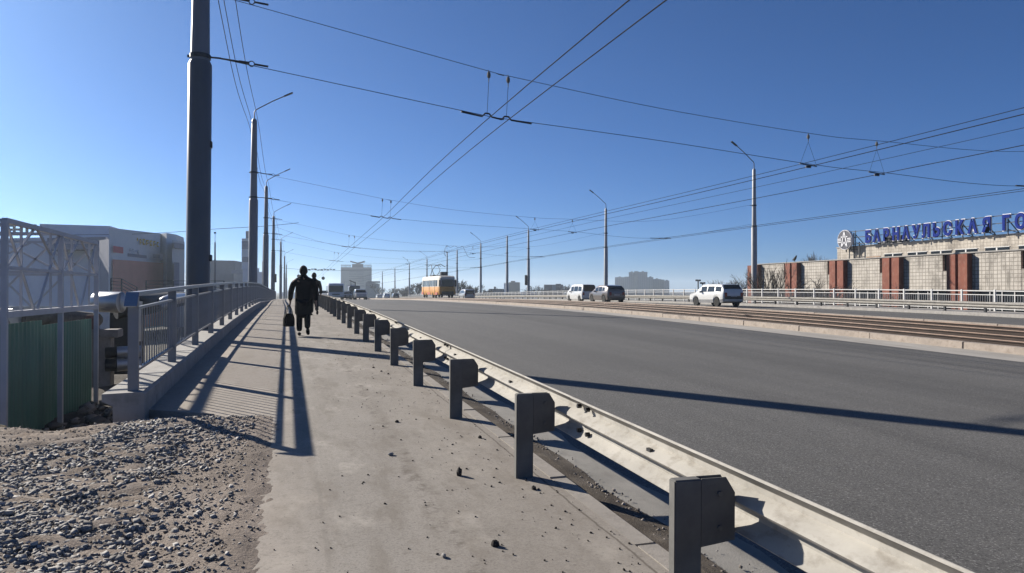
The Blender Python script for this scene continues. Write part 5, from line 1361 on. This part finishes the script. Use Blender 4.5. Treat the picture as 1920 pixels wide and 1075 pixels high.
pz = zg(yP)
t1, hl = person('person', (.38, yP, pz + .0), R(-3), 'pedestrian in a long black coat walking away with a bag', CLOTH, CLOTH, .43, 1.14, scale=1.02)
# bag held in the left hand
hw_ = t1.matrix_basis @ hl
bg = empty('bag', (hw_.x - .03, hw_.y, hw_.z - .58), R(30), label='black bag hanging from the left hand of the pedestrian in the long coat', cat='bag'); bg.scale = (.86, .86, 1.0)
m = MB(); m.loft([[(x * k_, y * k_, z) for x, y in ((-.16, -.07), (.16, -.07), (.18, 0), (.16, .07), (-.16, .07), (-.18, 0))] for z, k_ in ((0, .82), (.03, 1), (.20, .98), (.30, .8), (.34, .4))]); m.build('pouch', LEATH, bg, smooth=45)
for y in (-.05, .05):
    m = MB(); m.tube(catm([(-.11, y, .28), (-.07, y * .8, .44), (0, y * .3, .555), (.07, y * .8, .44), (.11, y, .28)], 5), .011, 6); m.build('handle', LEATH, bg, smooth=40)
t2, _ = person('person', (1.02, 31.5, zg(31.5)), R(4), 'pedestrian in a charcoal jacket walking ahead of the one in the long coat', CLOTH3, CLOTH2, .86, 1.0, stride=.8, scale=.985)

# ------------------------------------------------------------------ clods on the pavement
def clod(x, y, s, label, group, tall=1.0, mat=CLODM):
    m = MB(); rg = random.Random(int(x * 1000 + y * 77)); 
    m.ell((0, 0, .3 * tall), (.5, .42, .45 * tall), 8, 6)
    m.v = [tuple(c * rg.uniform(.75, 1.2) for c in q) for q in m.v]
    put('clod', m.mesh('clod', mat), None, (x, y, zg(y) - s * .05), (0, 0, rg.uniform(0, 6)), (s, s, s), label=label, cat='clod', group=group)
def gp_(px, py):
    d_ = 6.0
    for _ in range(12):
        p = U(px, py, d_); zz = zg(p.y); p2 = U(px, py + 1, d_)
        d_ *= (1.6 - zz) / max(.05, (1.6 - p.z))
    return U(px, py, d_)
cl = [(861, 892, .055, 'upright dark clod alone in the middle of the dusty pavement', 1.6), (1001, 918, .05, 'dark clod in front of the nearest whole guardrail post', .8), (928, 1024, .055, 'large dark clod low on the pavement near the bottom edge', .9), (834, 983, .0, '', 1), (900, 822, .045, 'dark clod on the pavement left of the second guardrail post', .8), (744, 792, .05, 'dark clod high on the pavement left of the posts', .7), (940, 862, .03, '', 1)]
for px, py, s, lab, tall in cl:
    if s and lab:
        p = gp_(px, py); clod(p.x, p.y, s, lab, 'clods on the pavement', tall)
for i, (px, py, s) in enumerate(((780, 787, .022), (718, 800, .022), (875, 880, .02), (838, 920, .014), (1060, 960, .02), (1108, 1000, .02), (1180, 1020, .02), (798, 948, .015), (700, 690, .045), (715, 697, .04), (728, 702, .04), (672, 668, .04), (935, 1004, .014), (820, 1040, .018))):
    p = gp_(px, py); clod(p.x, p.y, s, 'small dark clod of dried mud on the dusty pavement', 'small clods on the pavement', .7)
m = MB(); m.ell((0, 0, .2), (.5, .3, .25), 8, 5); p = gp_(733, 854); put('pebble', m.mesh('pebble', CONC), None, tuple(p), (0, 0, .5), (.06, .06, .06), label='small pale pebble left of the upright clod on the pavement', cat='pebble')
p = gp_(832, 1045); put('pebble', m.mesh('pebble', CONC), None, tuple(p), (0, 0, 1.5), (.045, .045, .05), label='small pale pebble near the bottom of the pavement', cat='pebble')

# ------------------------------------------------------------------ air
m = MB(); m.bb(-2600, 2600, -120, 2900, -12, 43)
hz = m.build('haze', None, None, kind='stuff', label='thin pale haze in the air', cat='haze')
hm = bpy.data.materials.new('haze'); hm.use_nodes = True; nt = hm.node_tree
nt.nodes.remove(nt.nodes['Principled BSDF'])
pv = nt.nodes.new('ShaderNodeVolumePrincipled'); pv.inputs['Color'].default_value = (.74, .87, 1.0, 1); pv.inputs['Density'].default_value = .00037; pv.inputs['Anisotropy'].default_value = .35
nt.links.new(pv.outputs[0], nt.nodes['Material Output'].inputs['Volume'])
hz.data.materials.append(hm)
